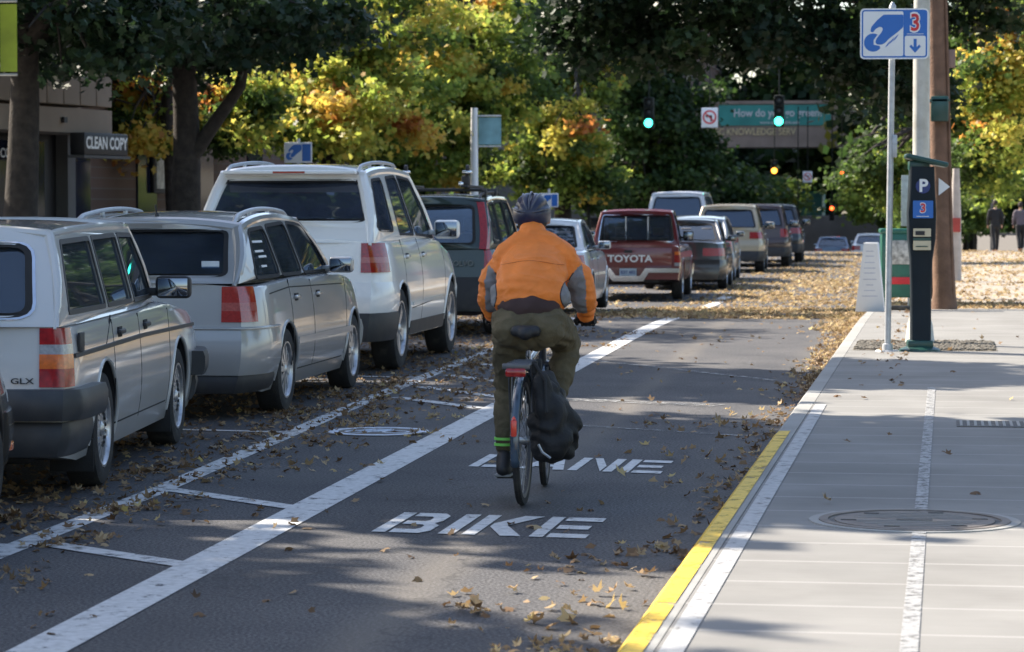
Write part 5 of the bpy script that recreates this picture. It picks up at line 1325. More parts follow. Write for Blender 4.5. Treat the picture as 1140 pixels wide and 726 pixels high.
pick = dict(L=4.75, W=1.9, zb=.34, wr=.35, ro=1.05, wb=2.85, belt=.98, paint=P_RED, er=.02, lr=.2, ef=.12, lf=.8, zmid=.7, bu=.03, bl=.05, tilt=.0,
    top=[(0, 1.0), (2.0, 1.0), (3.2, 1.0), (3.5, .97), (4.5, .9), (4.75, .75)], bed=(.06, 1.86), gh=dict(A=(1.92, 1.0), B=(2.12, 1.6), C=(2.95, 1.62), D=(3.6, 1.0), wt=.7, wb=.86, arc=.015, crown=.03, wr=.05, rb=.035),
    side_windows=[[(2.08, 1.06), (3.3, 1.05), (2.95, 1.56), (2.22, 1.56)]], rear_window=(.12, .1, .88, .92), rwr=.05, rim='six', tw=.2, tint=(), rear_chrome=True,
    rear_bumper=[], front_bumper=[(.35, .6, .4, .05, 0)], bumper_mats=[M['chrome']], lamps=[(.7, .84, .06, .84, .012, 0), (.84, .9, .06, .84, .012, 1), (.64, .7, .06, .84, .012, 7)], seams=[[(1.9, .5), (1.9, .97)], [(.06, .56), (.06, .98)], [(3.2, .45), (3.3, .97)]], handles=[(2.1, .9)], handle_mat=M['black_plastic'], mirror=(3.2, 1.15), mirror_mat=M['black_plastic'], mirror_size=(.2, .08, .2), arch=.06)
t_ = place('pickup_truck', 'red pickup truck with chrome bumper and lettered tailgate', 'pickup truck', pick, -4.68, 50.4)
r_ = t_['root']
bm = NB(); b_box(bm, (0, -.012, .79), (1.58, .02, .36), bev=.006); tg = from_bm('tailgate', bm, [P_RED], r_, 30)
text_mesh('tailgate_lettering', 'TOYOTA', .175, M['white'], tg, (.03, -.026, .765), bold=.03, sx=1.12)
bm = NB(); b_box(bm, (0, -.03, .9), (.14, .02, .05), bev=.006); from_bm('tailgate_handle', bm, [M['black_plastic']], tg)
bm = NB(); pr = [(-.94, .52), (-.38, .52), (-.28, .36), (.28, .36), (.38, .52), (.94, .52), (.94, .6), (.32, .6), (.22, .46), (-.22, .46), (-.32, .6), (-.94, .6)]
b_prism(bm, pr, lambda u, v_, q: (u, -.14+q, v_), .12); from_bm('rear_bumper', bm, [M['chrome']], r_, 30)
bm = NB(); b_box(bm, (0, -.06, .52), (.31, .01, .15)); pl = from_bm('licence_plate', bm, [mat('plate_pale', (.35, .42, .5), .5)], r_); text_mesh('plate_number', 'B37 482', .08, M['navy'], pl, (0, -.067, .52), bold=.01)
for x in (-.2, .22):
    bm = NB(); b_box(bm, (x, 2.0, 1.3), (.02, .02, .46)); from_bm('window_divider', bm, [M['chrome']], r_)
bm = NB(); b_box(bm, (0, .4, .42), (1.1, .6, .16)); from_bm('spare_wheel_carrier', bm, [M['black_plastic']], r_)
sed2 = cwith(sedan, paint=P_BLK, bumper_mats=[P_BLK, M['black_plastic']], plate=(.7, .012, ''), lamps=[(.7, .86, .25, .4, .01, 0)], tint_rear=False)
place('sedan', 'black saloon with a wide red tail light just past the red pickup', 'car', sed2, -4.36, 57.0)
mv = cwith(passat, paint=P_SILV2, bumper_mats=[P_SILV2, M['black_plastic']], rails=None, top=[(0, 1.0), (3.3, 1.02), (3.7, .98), (4.4, .85), (4.68, .66)], antenna=False)
place('station_wagon', 'pale silver estate car whose roof shows over the black saloon', 'car', mv, -4.6, 62.6)
be = cwith(suv, paint=P_BEI, L=4.7, W=1.85, belt=1.1, bumper_mats=[P_BEI, M['black_plastic'], M['chrome']], rails=None, tint=(), spoiler=False, top=[(0, 1.11), (3.3, 1.1), (3.6, 1.05), (4.4, .95), (4.8, .8)],
    gh=dict(A=(.12, 1.08), B=(.42, 1.68), C=(2.7, 1.71), D=(3.5, 1.08), wt=.72, wb=.92, arc=.03, crown=.04, wr=.06, rb=.045), side_windows=[[(.34, 1.16), (1.05, 1.16), (1.1, 1.66), (.56, 1.65)], [(1.16, 1.16), (1.98, 1.16), (1.92, 1.7), (1.2, 1.68)], [(2.05, 1.16), (3.15, 1.14), (2.62, 1.67), (1.99, 1.7)]], rear_window=(.14, .1, .93, .86), lamps=[(.88, 1.05, .25, .55, .012, 0)], handles=[(1.3, .98), (2.2, .98)], mirror=(3.05, 1.2), seams=suv['seams'][:3])
be['L'] = 4.8
place('suv', 'beige off-roader with red lamps beyond the silver estate car', 'suv', be, -4.5, 71.6)
ds = cwith(be, paint=P_RD2, bumper_mats=[P_RD2, M['black_plastic'], M['chrome']], lamps=[(.85, 1.08, .2, .66, .012, 0)])
place('suv', 'dark brown off-roader parked just past the beige one', 'suv', ds, -4.2, 78.2)
place('suv', 'black off-roader at the far end of the parked row', 'suv', cwith(be, paint=P_BLK, bumper_mats=[P_BLK, M['black_plastic'], M['chrome']]), -4.15, 84.6)
wv = cwith(be, paint=P_W2, W=1.95, belt=1.3, top=[(0, 1.3), (3.3, 1.3), (3.6, 1.2), (4.4, 1.1), (4.8, .95)], gh=dict(A=(.12, 1.28), B=(.4, 2.05), C=(2.7, 2.07), D=(3.55, 1.28), wt=.74, wb=.93, arc=.02, crown=.05, wr=.06, rb=.055),
    side_windows=[[(.34, 1.38), (1.05, 1.38), (1.08, 1.96), (.54, 1.95)], [(1.16, 1.38), (1.98, 1.38), (1.94, 1.98), (1.18, 1.98)], [(2.05, 1.38), (3.2, 1.36), (2.7, 1.96), (2.0, 1.98)]], tint_rear=True, tint=(0, 1, 2), bumper_mats=[P_W2, M['black_plastic'], M['chrome']], mirror=(3.1, 1.45))
car('van', 'tall white van showing above the red pickup', 'van', wv, (-7.5, 79.5, gz(82)), 0, 'vehicles driving away')
bl = cwith(sedan, paint=P_BLUE, bumper_mats=[P_BLUE, M['black_plastic']], plate=None)
q = dpt(926, 262, 131); car('sedan', 'blue car dipping over the crest beside the distant white car', 'car', bl, (q.x, 131, gz(133)), 0, 'vehicles driving away')
q = dpt(969, 262, 126); car('sedan', 'white car at the far crossing left of the sandwich board', 'car', cwith(sedan, plate=None), (q.x, 126, gz(128)), 0, 'vehicles driving away')
# front corner of the car parked behind the silver estate
bk = cwith(sedan, paint=P_BLK, bumper_mats=[P_BLK, M['black_plastic']], plate=None)
c2 = car('sedan', 'black car cut off by the left edge of the view', 'car', bk, (-4.415-.875, 13.36-4.6, 0), 0, G1)
bm = NB(); b_box(bm, (.815, 4.2, .38), (.03, .1, .05), bev=.01); from_bm('marker_light', bm, [M['orange_lens']], c2['root'])
# ------------------------------------------------------------------ buildings
def stone(name, col, sc=.8, **k): return mat(name, col, .85, var=.12, scale=sc, dirt=((col[0]*.6, col[1]*.6, col[2]*.6), .9, .6), **k)
M['conc'] = stone('precast_concrete', (.27, .215, .165)); M['conc_d'] = stone('dark_concrete', (.12, .115, .11)); M['shop_dark'] = mat('shopfront_dark', (.015, .015, .017), .5)
def brick_mat():
    m, nt, b = new_mat('brown_brick'); b.inputs['Roughness'].default_value = .9
    tc = N(nt, 'ShaderNodeTexCoord'); mp = N(nt, 'ShaderNodeMapping'); mp.inputs['Rotation'].default_value = (PI/2, 0, PI/2)
    nt.links.new(tc.outputs['Object'], mp.inputs[0])
    br = N(nt, 'ShaderNodeTexBrick'); br.inputs['Scale'].default_value = 1; br.inputs['Brick Width'].default_value = .22; br.inputs['Row Height'].default_value = .075; br.inputs['Mortar Size'].default_value = .01
    br.inputs['Color1'].default_value = (.13, .075, .055, 1); br.inputs['Color2'].default_value = (.09, .055, .042, 1); br.inputs['Mortar'].default_value = (.12, .11, .1, 1)
    nt.links.new(mp.outputs[0], br.inputs['Vector']); nt.links.new(br.outputs['Color'], b.inputs['Base Color'])
    return m
M['brick'] = brick_mat()
# shop with a precast upper storey, its front turned slightly to the viewer
o = dpt(128, 150, 50); sh_ = empty('shop_building', (o.x, o.y, KERB), math.radians(-10.5), label='low shop with beige precast band and black lettered fascia at left', cat='building')
zb_ = o.z-KERB
bm = NB()
for i in range(20):
    y1 = -i*.62; b_box(bm, (-.3, y1-.31, zb_+.95), (.5, .60, .9), bev=.02)
b_box(bm, (-.32, -6.2, zb_+.22), (.52, 12.4, .44)); b_box(bm, (-.5, -6.2, zb_+2.2), (.6, 12.4, .9)); b_box(bm, (-3.6, -6.2, zb_+1.25), (5.8, 12.4, 2.5))
up = from_bm('upper_storey', bm, [M['conc']], sh_, 20)
bm = NB(); b_box(bm, (-.02, -1.9, zb_+.22), (.06, .12, .1)); from_bm('wall_lamp', bm, [M['shop_dark']], sh_)
bm = NB(); b_box(bm, (-3.6, -6.2, zb_/2), (5.0, 12.3, zb_-.004)); from_bm('wall', bm, [M['shop_dark']], sh_)
bm = NB(); b_box(bm, (-1.0, -.1, zb_/2), (.3, .3, zb_)); b_box(bm, (-1.02, -6.3, .3), (.16, 12, .6)); from_bm('pier', bm, [M['conc_d']], sh_)
for i in range(4):
    bm = NB(); b_box(bm, (-1.08, -1.8-2.4*i, 1.65), (.04, 2.1, 1.9)); wn = from_bm('shop_window', bm, [M['shopglass'] if 'shopglass' in M else M.setdefault('shopglass', mat('shop_glass', (.012, .014, .03), .08, var=.3))], sh_)
    bm = NB(); b_box(bm, (-1.05, -1.8-2.4*i, 2.62), (.08, 2.2, .06)); b_box(bm, (-1.05, -1.8-2.4*i-1.08, 1.65), (.08, .06, 2.0)); from_bm('window_frame', bm, [M['black_plastic']], wn)
    rv = (PI/2, 0, PI/2)
    if i == 0:
        text_mesh('window_lettering', 'CLEAN COPY', .2, M['cream'], wn, (-1.05, -1.7, 1.05), rv, bold=.01)
        text_mesh('window_lettering', 'N COPY', .24, M['white'], wn, (-1.05, -2.2, 2.35), rv, bold=.02)
        text_mesh('window_lettering', 'copies & printing', .16, M['cream'], wn, (-1.05, -1.6, 1.95), rv)
        text_mesh('window_lettering', '& posters', .16, M['cream'], wn, (-1.05, -1.6, 1.6), rv)
bm = NB(); b_box(bm, (.12, -.85, zb_-.2), (.3, 1.7, .4), bev=.02); b_box(bm, (.12, -.85, zb_-.43), (.34, 1.8, .05), mi=1); fs_ = from_bm('fascia_sign', bm, [M['shop_dark'], M['conc_d']], sh_)
text_mesh('fascia_lettering', 'CLEAN COPY', .3, M['white'], fs_, (.276, -.85, zb_-.19), (PI/2, 0, PI/2), bold=.03, sx=.88)
def building(label, x0, x1, y0, y1, h, m, wins=None, face='E', wm=None, z0=-.3, group=None, floors=4, bays=6, ww=.6, wh=.55):
    root = empty('building', ((x0+x1)/2, (y0+y1)/2, gz(y0)), label=label, cat='building', group=group)
    cx, cy = (x0+x1)/2, (y0+y1)/2
    bm = NB(); b_box(bm, (0, 0, h/2+z0/2), (x1-x0, y1-y0, h-z0)); b_box(bm, (0, 0, h+.2), (x1-x0+.5, y1-y0+.5, .4)); w_ = from_bm('wall', bm, [m], root, 0)
    bm2 = None
    for fc in face:
        LL = (y1-y0) if fc in 'EW' else (x1-x0); fh = h/floors; bw = LL/bays
        for f in range(floors):
            for b in range(bays):
                u = -LL/2+bw*(b+.5); z = fh*(f+.55)
                c = {'E': ((x1-x0)/2+.02, u, z), 'W': (-(x1-x0)/2-.02, u, z), 'S': (u, -(y1-y0)/2-.02, z)}[fc]
                s = (.06, bw*ww, fh*wh) if fc in 'EW' else (bw*ww, .06, fh*wh)
                bm = NB(); b_box(bm, c, s); fr = from_bm('window', bm, [M['shopglass']], root, 0)
                bm = NB(); s2 = (.12, bw*ww+.2, .1) if fc in 'EW' else (bw*ww+.2, .12, .1); b_box(bm, (c[0], c[1], c[2]-fh*wh/2-.05), s2); from_bm('sill', bm, [M['conc']], fr, 0)
    return root
building('dark brown brick building behind the left row of trees', -30, -17.3, 52, 96, 4.4, M['brick'], floors=1, bays=9, ww=.3)
bm = NB(); q = dpt(222, 190, 60); b_box(bm, (-17.2, q.y, q.z), (.08, .9, 1.0), bev=.02); b_box(bm, (-17.14, q.y, q.z), (.03, .7, .8), mi=1)
tag(from_bm('notice_board', bm, [M['shop_dark'], mat('poster_pale', (.45, .42, .38), .7, var=.4, scale=6)], None), label='small framed notice on the brown brick wall at left', cat='notice board')
building('pale grey concrete office block high behind the left trees', -42, -19.5, 136, 165, 22, M['conc_d'], face='ES', floors=7, bays=6, ww=1.0, wh=.4)
building('dark tall building far beyond the right hand trees', 6, 40, 125, 160, 18, M['conc_d'], face='WS', floors=5, bays=7)
building('brown building beyond the crossing on the left side', -34, -18, 175, 230, 22, M['brick'], face='E', floors=6, bays=8)
# skybridge
bx0 = dpt(735, 150, 180).x; bx1 = dpt(955, 150, 180).x; zb0 = dpt(800, 162, 180).z; zt0 = dpt(800, 116, 180).z
M['bridge'] = stone('bridge_brown', (.4, .31, .26))
sb = empty('skybridge', ((bx0+bx1)/2, 180, 0), label='brown footbridge over the far street carrying a green banner', cat='footbridge')
hwid = (bx1-bx0)/2+3
bm = NB(); b_box(bm, (0, 2, (zb0+zt0)/2), (hwid*2, 4, zt0-zb0)); b_box(bm, (0, 2, zt0+.1), (hwid*2, 4.3, .2)); b_box(bm, (0, 2, zb0-.06), (hwid*2, 4.2, .12)); from_bm('span', bm, [M['bridge']], sb, 0)
bm = NB()
for x in (-hwid+.5, hwid-.5): b_box(bm, (x, 2, zb0/2-3), (1.0, 3, zb0+6))
from_bm('pier', bm, [M['bridge']], sb, 0)
def lx_(px): return dpt(px, 140, 179.9).x-(bx0+bx1)/2
M['teal'] = mat('banner_teal', (.07, .36, .32), .7, var=.25, scale=.6)
zt1, zb1 = dpt(800, 117, 179.9).z, dpt(800, 140, 179.9).z
bm = NB(); b_box(bm, ((lx_(800)+lx_(925))/2, -.06, (zt1+zb1)/2), (lx_(925)-lx_(800), .06, zt1-zb1)); bn = from_bm('banner', bm, [M['teal']], sb, 0)
text_mesh('banner_lettering', 'How do you go green?', .72, M['white'], bn, (lx_(866), -.12, dpt(866, 126, 180).z), bold=.02, ext=.01, sx=.86)
text_mesh('banner_lettering', 'www.sustainable.edu', .3, M['white'], bn, (lx_(868), -.12, dpt(866, 136.5, 180).z), bold=.01, ext=.01)
text_mesh('bridge_lettering', 'TEC KNOWLEDGE SERV', .62, mat('letter_gold', (.85, .7, .4), .5), sb, (lx_(838), -.06, dpt(838, 147, 180).z), bold=.01, ext=.03, sx=.82)
# ------------------------------------------------------------------ traffic signals and regulatory signs
def noturn(root, x, y, z, s):
    bm = NB(); b_box(bm, (x, y, z), (s, .03, s*1.2), bev=.01); p = from_bm('sign_panel', bm, [M['white']], root)
    bm = NB(); b_lathe(bm, [(s*.33, -.005), (s*.42, -.005), (s*.42, .005), (s*.33, .005)], Matrix.Translation((x, y-.022, z+.03*s)) @ Matrix.Rotation(PI/2, 4, 'X'), 28, closed=True)
    b_box(bm, (x, y-.03, z+.03*s), (s*.72, .008, s*.07), rot=Matrix.Rotation(math.radians(45), 3, 'Y')); from_bm('prohibition_ring', bm, [M['red']], p)
    bm = NB(); b_box(bm, (x+.1*s, y-.02, z-.05*s), (s*.09, .008, s*.36)); b_box(bm, (x-.02*s, y-.02, z+.1*s), (s*.3, .008, s*.09)); b_prism(bm, [(-.28*s, .1*s), (-.12*s, .22*s), (-.12*s, -.02*s)], lambda u, v_, q: (x+u, y-.018-q, z+v_), .006); from_bm('turn_arrow', bm, [M['shop_dark']], p)
GE = emit_mat('signal_green', (.05, .9, .6), 3.2); RE = emit_mat('signal_red', (1, .07, .015), 4); AE = emit_mat('signal_amber', (1, .3, .03), 3.5)
M['lens_off'] = mat('lens_off', (.03, .03, .03), .3); M['housing'] = mat('signal_housing', (.008, .012, .008), .8)
def signal(px, py, Y, on, label, arm_from=None, scale=1.0, two=False):
    c = dpt(px, py, Y); r = .15*scale
    order = ['r', 'a', 'g']; idx = order.index(on)
    if two: order = ['r', 'a']; idx = order.index(on)
    root = empty('traffic_light', (c.x, Y, c.z), label=label, cat='traffic light', group='traffic lights over the crossings')
    n = len(order); zc = (idx-(n-1)/2)*.36*scale
    bm = NB(); b_box(bm, (0, .14, zc), (.36*scale, .26, n*.36*scale+.04), bev=.03)
    for i in range(n): b_lathe(bm, [(r*1.1, -.0), (r*1.15, .2), (r*1.08, .2), (r*1.03, 0)], Matrix.Translation((0, 0, zc+((n-1)/2-i)*.36*scale)) @ Matrix.Rotation(PI/2, 4, 'X'), 18)
    from_bm('housing', bm, [M['housing']], root)
    for i, k in enumerate(order):
        z = zc+((n-1)/2-i)*.36*scale
        bm = NB(); b_lathe(bm, [(0, .03), (r*.6, .022), (r, 0), (0, 0)], Matrix.Translation((0, .01, z)) @ Matrix.Rotation(PI/2, 4, 'X'), 20)
        from_bm('lens', bm, [{'r': RE, 'a': RE if on == 'r' else AE, 'g': GE}[k] if k == on else M['lens_off']], root)
    bm = NB(); b_tube(bm, [(0, .14, zc+n*.18*scale), (0, .14, 6.8-c.z)], .03, 6)
    if arm_from is not None: b_tube(bm, [(0, .14, 6.8-c.z), (arm_from-c.x, .14, 6.9-c.z), (arm_from-c.x, .14, -c.z+gz(Y))], .07, 8)
    from_bm('mast', bm, [M['housing']], root)
signal(722, 137, 99, 'g', 'green traffic light left of the footbridge against dark trees', arm_from=-12.5)
signal(867, 135, 99, 'g', 'green traffic light hanging in front of the green banner')
signal(862, 190, 165, 'a', 'amber glowing traffic light below the footbridge', scale=1.1)
signal(937, 191, 160, 'r', 'higher red traffic light right of the amber one', arm_from=1.5, scale=1.2)
signal(926, 232, 150, 'r', 'lower red signal above the blue car', scale=.7)
signal(888, 243, 150, 'a', 'small amber signal left of the blue car', scale=.7)
bm = NB(); c1 = dpt(722, 137, 99); c2_ = dpt(867, 135, 99); b_tube(bm, [(-13, 99.14, 6.9), (-5, 99.14, 6.75), (3, 99.14, 6.9)], .02, 5)
tag(from_bm('overhead_cable', bm, [M['housing']], None), label='cable spanning the street that carries the green signals', cat='cable')
nt_ = empty('no_turn_sign', (dpt(790, 131, 98).x, 98, 0), label='white square no left turn sign beside the green banner', cat='sign')
cz = dpt(790, 131, 98).z; noturn(nt_, 0, 0, cz, .58)
bm = NB(); b_tube(bm, [(0, .03, cz-.3), (0, .03, 6.8)], .02, 6); from_bm('hanger', bm, [M['housing']], nt_)
nt2 = empty('no_turn_sign', (dpt(899, 197, 150).x, 150, 0), label='small white no turn sign left of the red signals', cat='sign')
cz = dpt(899, 197, 150).z; noturn(nt2, 0, 0, cz, .5); bm = NB(); b_tube(bm, [(0, .03, cz-.3), (0, .03, 6.8)], .03, 6); from_bm('hanger', bm, [M['housing']], nt2)
# teal truck and grey wall far down the street
q0 = dpt(897, 213, 190)
trk = empty('box_truck', (q0.x, 190, gz(190)), label='teal box truck far down the street under the red signals', cat='truck')
zc = q0.z-gz(190)-.9
bm = NB(); b_box(bm, (0, 3, zc-.4), (2.2, 5, 2.6), bev=.06); from_bm('cargo_box', bm, [mat('truck_teal', (.05, .24, .22), .5)], trk)
bm = NB(); b_box(bm, (0, 6.4, zc-1.1), (2.0, 1.6, 1.9), bev=.12); from_bm('cab', bm, [P_W2], trk)
for yy in (1.4, 6.3):
    for s in (-1, 1):
        bm = NB(); b_lathe(bm, [(0, -.14), (.4, -.14), (.45, -.1), (.45, .1), (.4, .14), (0, .14)], Matrix.Translation((s*.95, yy, .45)) @ RY, 20); from_bm('wheel', bm, [M['tyre']], trk)
bm = NB(); b_box(bm, (-.9, .48, zc-1.85), (.2, .04, .12)); b_box(bm, (.9, .48, zc-1.85), (.2, .04, .12)); from_bm('tail_light', bm, [M['red_lens']], trk)
bm = NB(); b_box(bm, (dpt(925, 245, 152).x, 168, -1.2), (14, 1, 4.2), bev=.05)
tag(from_bm('retaining_wall', bm, [M['conc_d']], None), label='low grey wall across the far end of the street', cat='wall')
# banners and meter signs on the left side
def banner_pole(px, Y, pxb0, pxb1, y0, y1, mt, label, txt=None, gnd=None, top=4.2, pm=None):
    x = dpt(px, 100, Y).x; root = empty('banner_pole', (x, Y, gz(Y)+KERB), label=label, cat='pole')
    bm = NB(); b_tube(bm, [(0, 0, 0), (0, 0, 3), (0, 0, top)], [.11, .09, .08], 12); from_bm('pole', bm, [pm or M['pole']], root)
    a = dpt(pxb0, y0, Y); b = dpt(pxb1, y1, Y); zo = gz(Y)+KERB
    bm = NB(); b_prism(bm, [(a.x-x, b.z-zo), (b.x-x, b.z-zo), (b.x-x, a.z-zo), (a.x-x, a.z-zo)], lambda u, v_, q: (u, -.02-q, v_), .02); bn_ = from_bm('banner', bm, [mt], root, 0)
    for z in (a.z-zo+.04, b.z-zo-.04):
        bm = NB(); b_tube(bm, [(0, -.03, z), (b.x-x if b.x > x else a.x-x, -.03, z)], .02, 6); from_bm('bracket', bm, [pm or M['pole']], root)
    return root, bn_, (a, b)
banner_pole(528, 66, 533, 558, 131, 161, mat('banner_sky', (.3, .55, .6), .7, var=.3, scale=2), 'white pole with a pale blue banner among the yellow green trees', top=3.95, pm=M['white'])
r0, bn0, _ = banner_pole(-12, 36, 1, 20, 5, 80, mat('banner_lime', (.28, .36, .03), .7, var=.25, scale=2), 'lime green street banner at the top left corner', top=6)
def meter_sign(px, py, Y, label, w_=.45):
    c = dpt(px, py, Y); root = empty('parking_sign', (c.x, Y, gz(Y)+KERB*0), label=label, cat='sign')
    z = c.z-gz(Y); bm = NB(); b_tube(bm, [(0, .03, 0), (0, .03, z+.25)], .03, 8); from_bm('post', bm, [M['galv']], root)
    bm = NB(); b_box(bm, (0, 0, z), (w_, .02, w_*.72), bev=.01); p = from_bm('sign_panel', bm, [M['white']], root)
    k = w_/.66; mp = lambda u, v_, q: (u*k, -.012-q, z+v_*k)
    face(rpoly(hand, .015, 3), 'hand_symbol', M['blue'], 0, .004, mp, p); face(coin, 'coin_symbol', M['blue'], 0, .004, mp, p); face([(.1, -.2), (.3, -.2), (.3, .2), (.1, .2)], 'zone_block', M['blue'], 0, .004, mp, p)
meter_sign(332, 170, 48, 'small blue and white pay sign above the ivory off-roader', .5)
meter_sign(611, 223, 60, 'small blue sign right of the rider\'s helmet', .42)
# ------------------------------------------------------------------ people far off
def pedestrian(px, py, Y, h, label, top_c, leg_c, stride=.12, seed=0, base=KERB):
    c = dpt(px, py, Y); root = empty('person', (c.x, Y, gz(Y)+base), math.radians(6), label=label, cat='person', group='people walking on the far sidewalk')
    k = h/1.75; V_ = lambda x, y, z: Vector((x*k, y*k, z*k))
    hp = {s: V_(s*.09, 0, .9) for s in (-1, 1)}; kn = {s: V_(s*.08, s*stride*.7+.03, .5) for s in (-1, 1)}; an = {s: V_(s*.07, s*stride*1.5-.05, .09) for s in (-1, 1)}
    bm = NB(); chain(bm, [(V_(0, 0, .95), .12), (V_(0, .01, 1.2), .125), (V_(0, .02, 1.38), .12)], (1.2, .85, 1)); chain(bm, [(V_(-.17, .01, 1.4), .06), (V_(.17, .01, 1.4), .06)]); chain(bm, [(V_(0, .02, 1.44), .05), (V_(0, .03, 1.56), .05)]); chain(bm, [(V_(0, .03, 1.62), .085), (V_(0, .04, 1.66), .09)])
    hands = {}
    for s in (-1, 1):
        chain(bm, [(hp[s], .085), (kn[s], .055), (an[s], .04), (an[s]+V_(0, .14, -.04), .035)])
        el = V_(s*.24, -s*.03, 1.14); hd = V_(s*.23, .1-s*.05, .92); hands[s] = hd; chain(bm, [(V_(s*.19, .01, 1.38), .055), (el, .042), (hd, .032)]); chain(bm, [(hd, .03), (hd+V_(0, .03, -.08), .025)])
        for i in range(4): chain(bm, [(hd+V_(0, .012*i-.0, -.06), .01), (hd+V_(0, .012*i+.015, -.13), .008)])
    remesh('body', bm, [M['skin']], root, .018, 2)
    bm = NB(); chain(bm, [(V_(0, 0, .93), .13), (V_(0, .01, 1.2), .14), (V_(0, .02, 1.36), .135)], (1.2, .9, 1)); chain(bm, [(V_(-.16, .01, 1.4), .075), (V_(.16, .01, 1.4), .075)])
    for s in (-1, 1): chain(bm, [(V_(s*.19, .01, 1.38), .07), (V_(s*.24, -s*.03, 1.14), .058), (hands[s]+V_(0, 0, .02), .045)])
    remesh('coat', bm, [top_c], root, .018, 4, disp=lambda c, n: .01*noise.noise(c*10))
    bm = NB(); hull(bm, V_(-.05, 0, .9), .12, V_(.05, 0, .9), .12)
    for s in (-1, 1): chain(bm, [(hp[s], .1), (kn[s], .075), (an[s]+V_(0, 0, .03), .06)])
    remesh('trousers', bm, [leg_c], root, .018, 4)
    bm = NB(); chain(bm, [(V_(0, .01, 1.64), .095), (V_(0, .02, 1.68), .095)]); remesh('hair', bm, [M['hair']], root, .015, 2)
    return root
CB = mat('coat_black', (.012, .012, .014), .8); CG = mat('coat_grey', (.12, .1, .12), .8); CW = mat('coat_pale', (.4, .36, .34), .8)
pedestrian(1108, 260, 97, 1.78, 'lone pedestrian in black walking away on the right sidewalk', CB, CB)
pedestrian(1136, 260, 100, 1.72, 'person in a dark coat cut off by the right edge', CG, CB, seed=2)
# white bollard-like post with red band beside the trunk
c = dpt(1064, 250, 60); root = empty('sign_post', (c.x, 60, gz(60)+KERB), label='pale post wrapped with a red notice right of the wooden pole', cat='post')
bm = NB(); b_tube(bm, [(0, 0, 0), (0, 0, 1.5), (0, 0, 2.4)], [.13, .11, .07], 12); from_bm('post', bm, [mat('post_pale', (.45, .4, .36), .7)], root)
bm = NB(); b_box(bm, (0, -.12, 1.2), (.2, .03, .3)); from_bm('notice', bm, [mat('notice_red', (.4, .06, .05), .6)], root)
# kiosk roof at the right edge
c = dpt(1140, 205, 108); root = empty('bus_shelter', (c.x, 108, gz(104)+KERB), label='flat pale roofed shelter behind the walkers at the right edge', cat='shelter')
zr_ = 2.35
bm = NB(); b_box(bm, (0, 0, zr_), (2.6, 1.6, .3), bev=.03); from_bm('roof', bm, [mat('shelter_pale', (.45, .42, .45), .6)], root)
bm = NB()
for x in (-1.2, 1.2):
    for y in (-.7, .7): b_box(bm, (x, y, zr_/2-.1), (.08, .08, zr_))
from_bm('post', bm, [M['conc_d']], root)
bm = NB(); b_box(bm, (0, .5, .5), (2.0, .4, .08)); b_box(bm, (0, .5, .25), (.1, .3, .5)); from_bm('bench', bm, [M['conc_d']], root)
# ------------------------------------------------------------------ trees
G = 'leaf_green'; Yw = 'leaf_yellow'
def L1(bm): b_tube(bm, [(0, 0, 2.2), (.5, 0, 2.9), (1.0, 0, 3.6), (1.3, 0, 5)], [.15, .12, .1, .07], 8)
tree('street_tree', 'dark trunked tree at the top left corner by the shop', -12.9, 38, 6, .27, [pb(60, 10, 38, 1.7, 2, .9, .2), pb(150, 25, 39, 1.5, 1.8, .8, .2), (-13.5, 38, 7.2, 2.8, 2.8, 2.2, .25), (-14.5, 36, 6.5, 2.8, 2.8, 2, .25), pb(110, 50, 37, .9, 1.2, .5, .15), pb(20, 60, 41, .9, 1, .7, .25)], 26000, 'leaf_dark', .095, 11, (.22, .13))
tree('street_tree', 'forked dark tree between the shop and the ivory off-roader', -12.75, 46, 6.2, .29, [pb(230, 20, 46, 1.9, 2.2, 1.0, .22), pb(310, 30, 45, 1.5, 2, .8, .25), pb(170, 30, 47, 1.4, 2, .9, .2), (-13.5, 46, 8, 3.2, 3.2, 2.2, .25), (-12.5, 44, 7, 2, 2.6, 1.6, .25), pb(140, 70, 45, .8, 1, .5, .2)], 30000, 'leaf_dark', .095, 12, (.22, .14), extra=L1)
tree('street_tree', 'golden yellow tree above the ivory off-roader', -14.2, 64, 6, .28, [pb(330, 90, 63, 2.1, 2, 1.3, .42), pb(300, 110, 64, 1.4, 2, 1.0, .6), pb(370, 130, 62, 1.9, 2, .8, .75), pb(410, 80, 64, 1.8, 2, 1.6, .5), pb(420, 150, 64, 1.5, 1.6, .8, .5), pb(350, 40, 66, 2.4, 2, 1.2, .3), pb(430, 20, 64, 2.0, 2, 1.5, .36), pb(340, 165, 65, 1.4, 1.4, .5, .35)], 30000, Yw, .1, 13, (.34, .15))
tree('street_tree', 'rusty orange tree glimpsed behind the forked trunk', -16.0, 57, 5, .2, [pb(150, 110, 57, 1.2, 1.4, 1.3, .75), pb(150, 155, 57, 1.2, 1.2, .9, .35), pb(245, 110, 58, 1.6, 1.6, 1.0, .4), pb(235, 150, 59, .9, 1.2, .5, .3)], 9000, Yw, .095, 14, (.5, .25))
tree('street_tree', 'olive green tree above the dark green car', -14.3, 84, 8, .3, [pb(470, 60, 83, 2.4, 2.4, 2.2, .36), pb(440, 130, 84, 2.2, 2.4, 1.6, .35), pb(500, 120, 82, 2.1, 2.4, 1.8, .45), pb(540, 90, 84, 2.0, 2, 1.6, .38), pb(480, 175, 83, 2.2, 2, 1.1, .3), pb(560, 30, 86, 2.2, 2, 1.4, .35), pb(420, 190, 84, 1.6, 2, .9, .2)], 34000, Yw, .115, 15, (.35, .2))
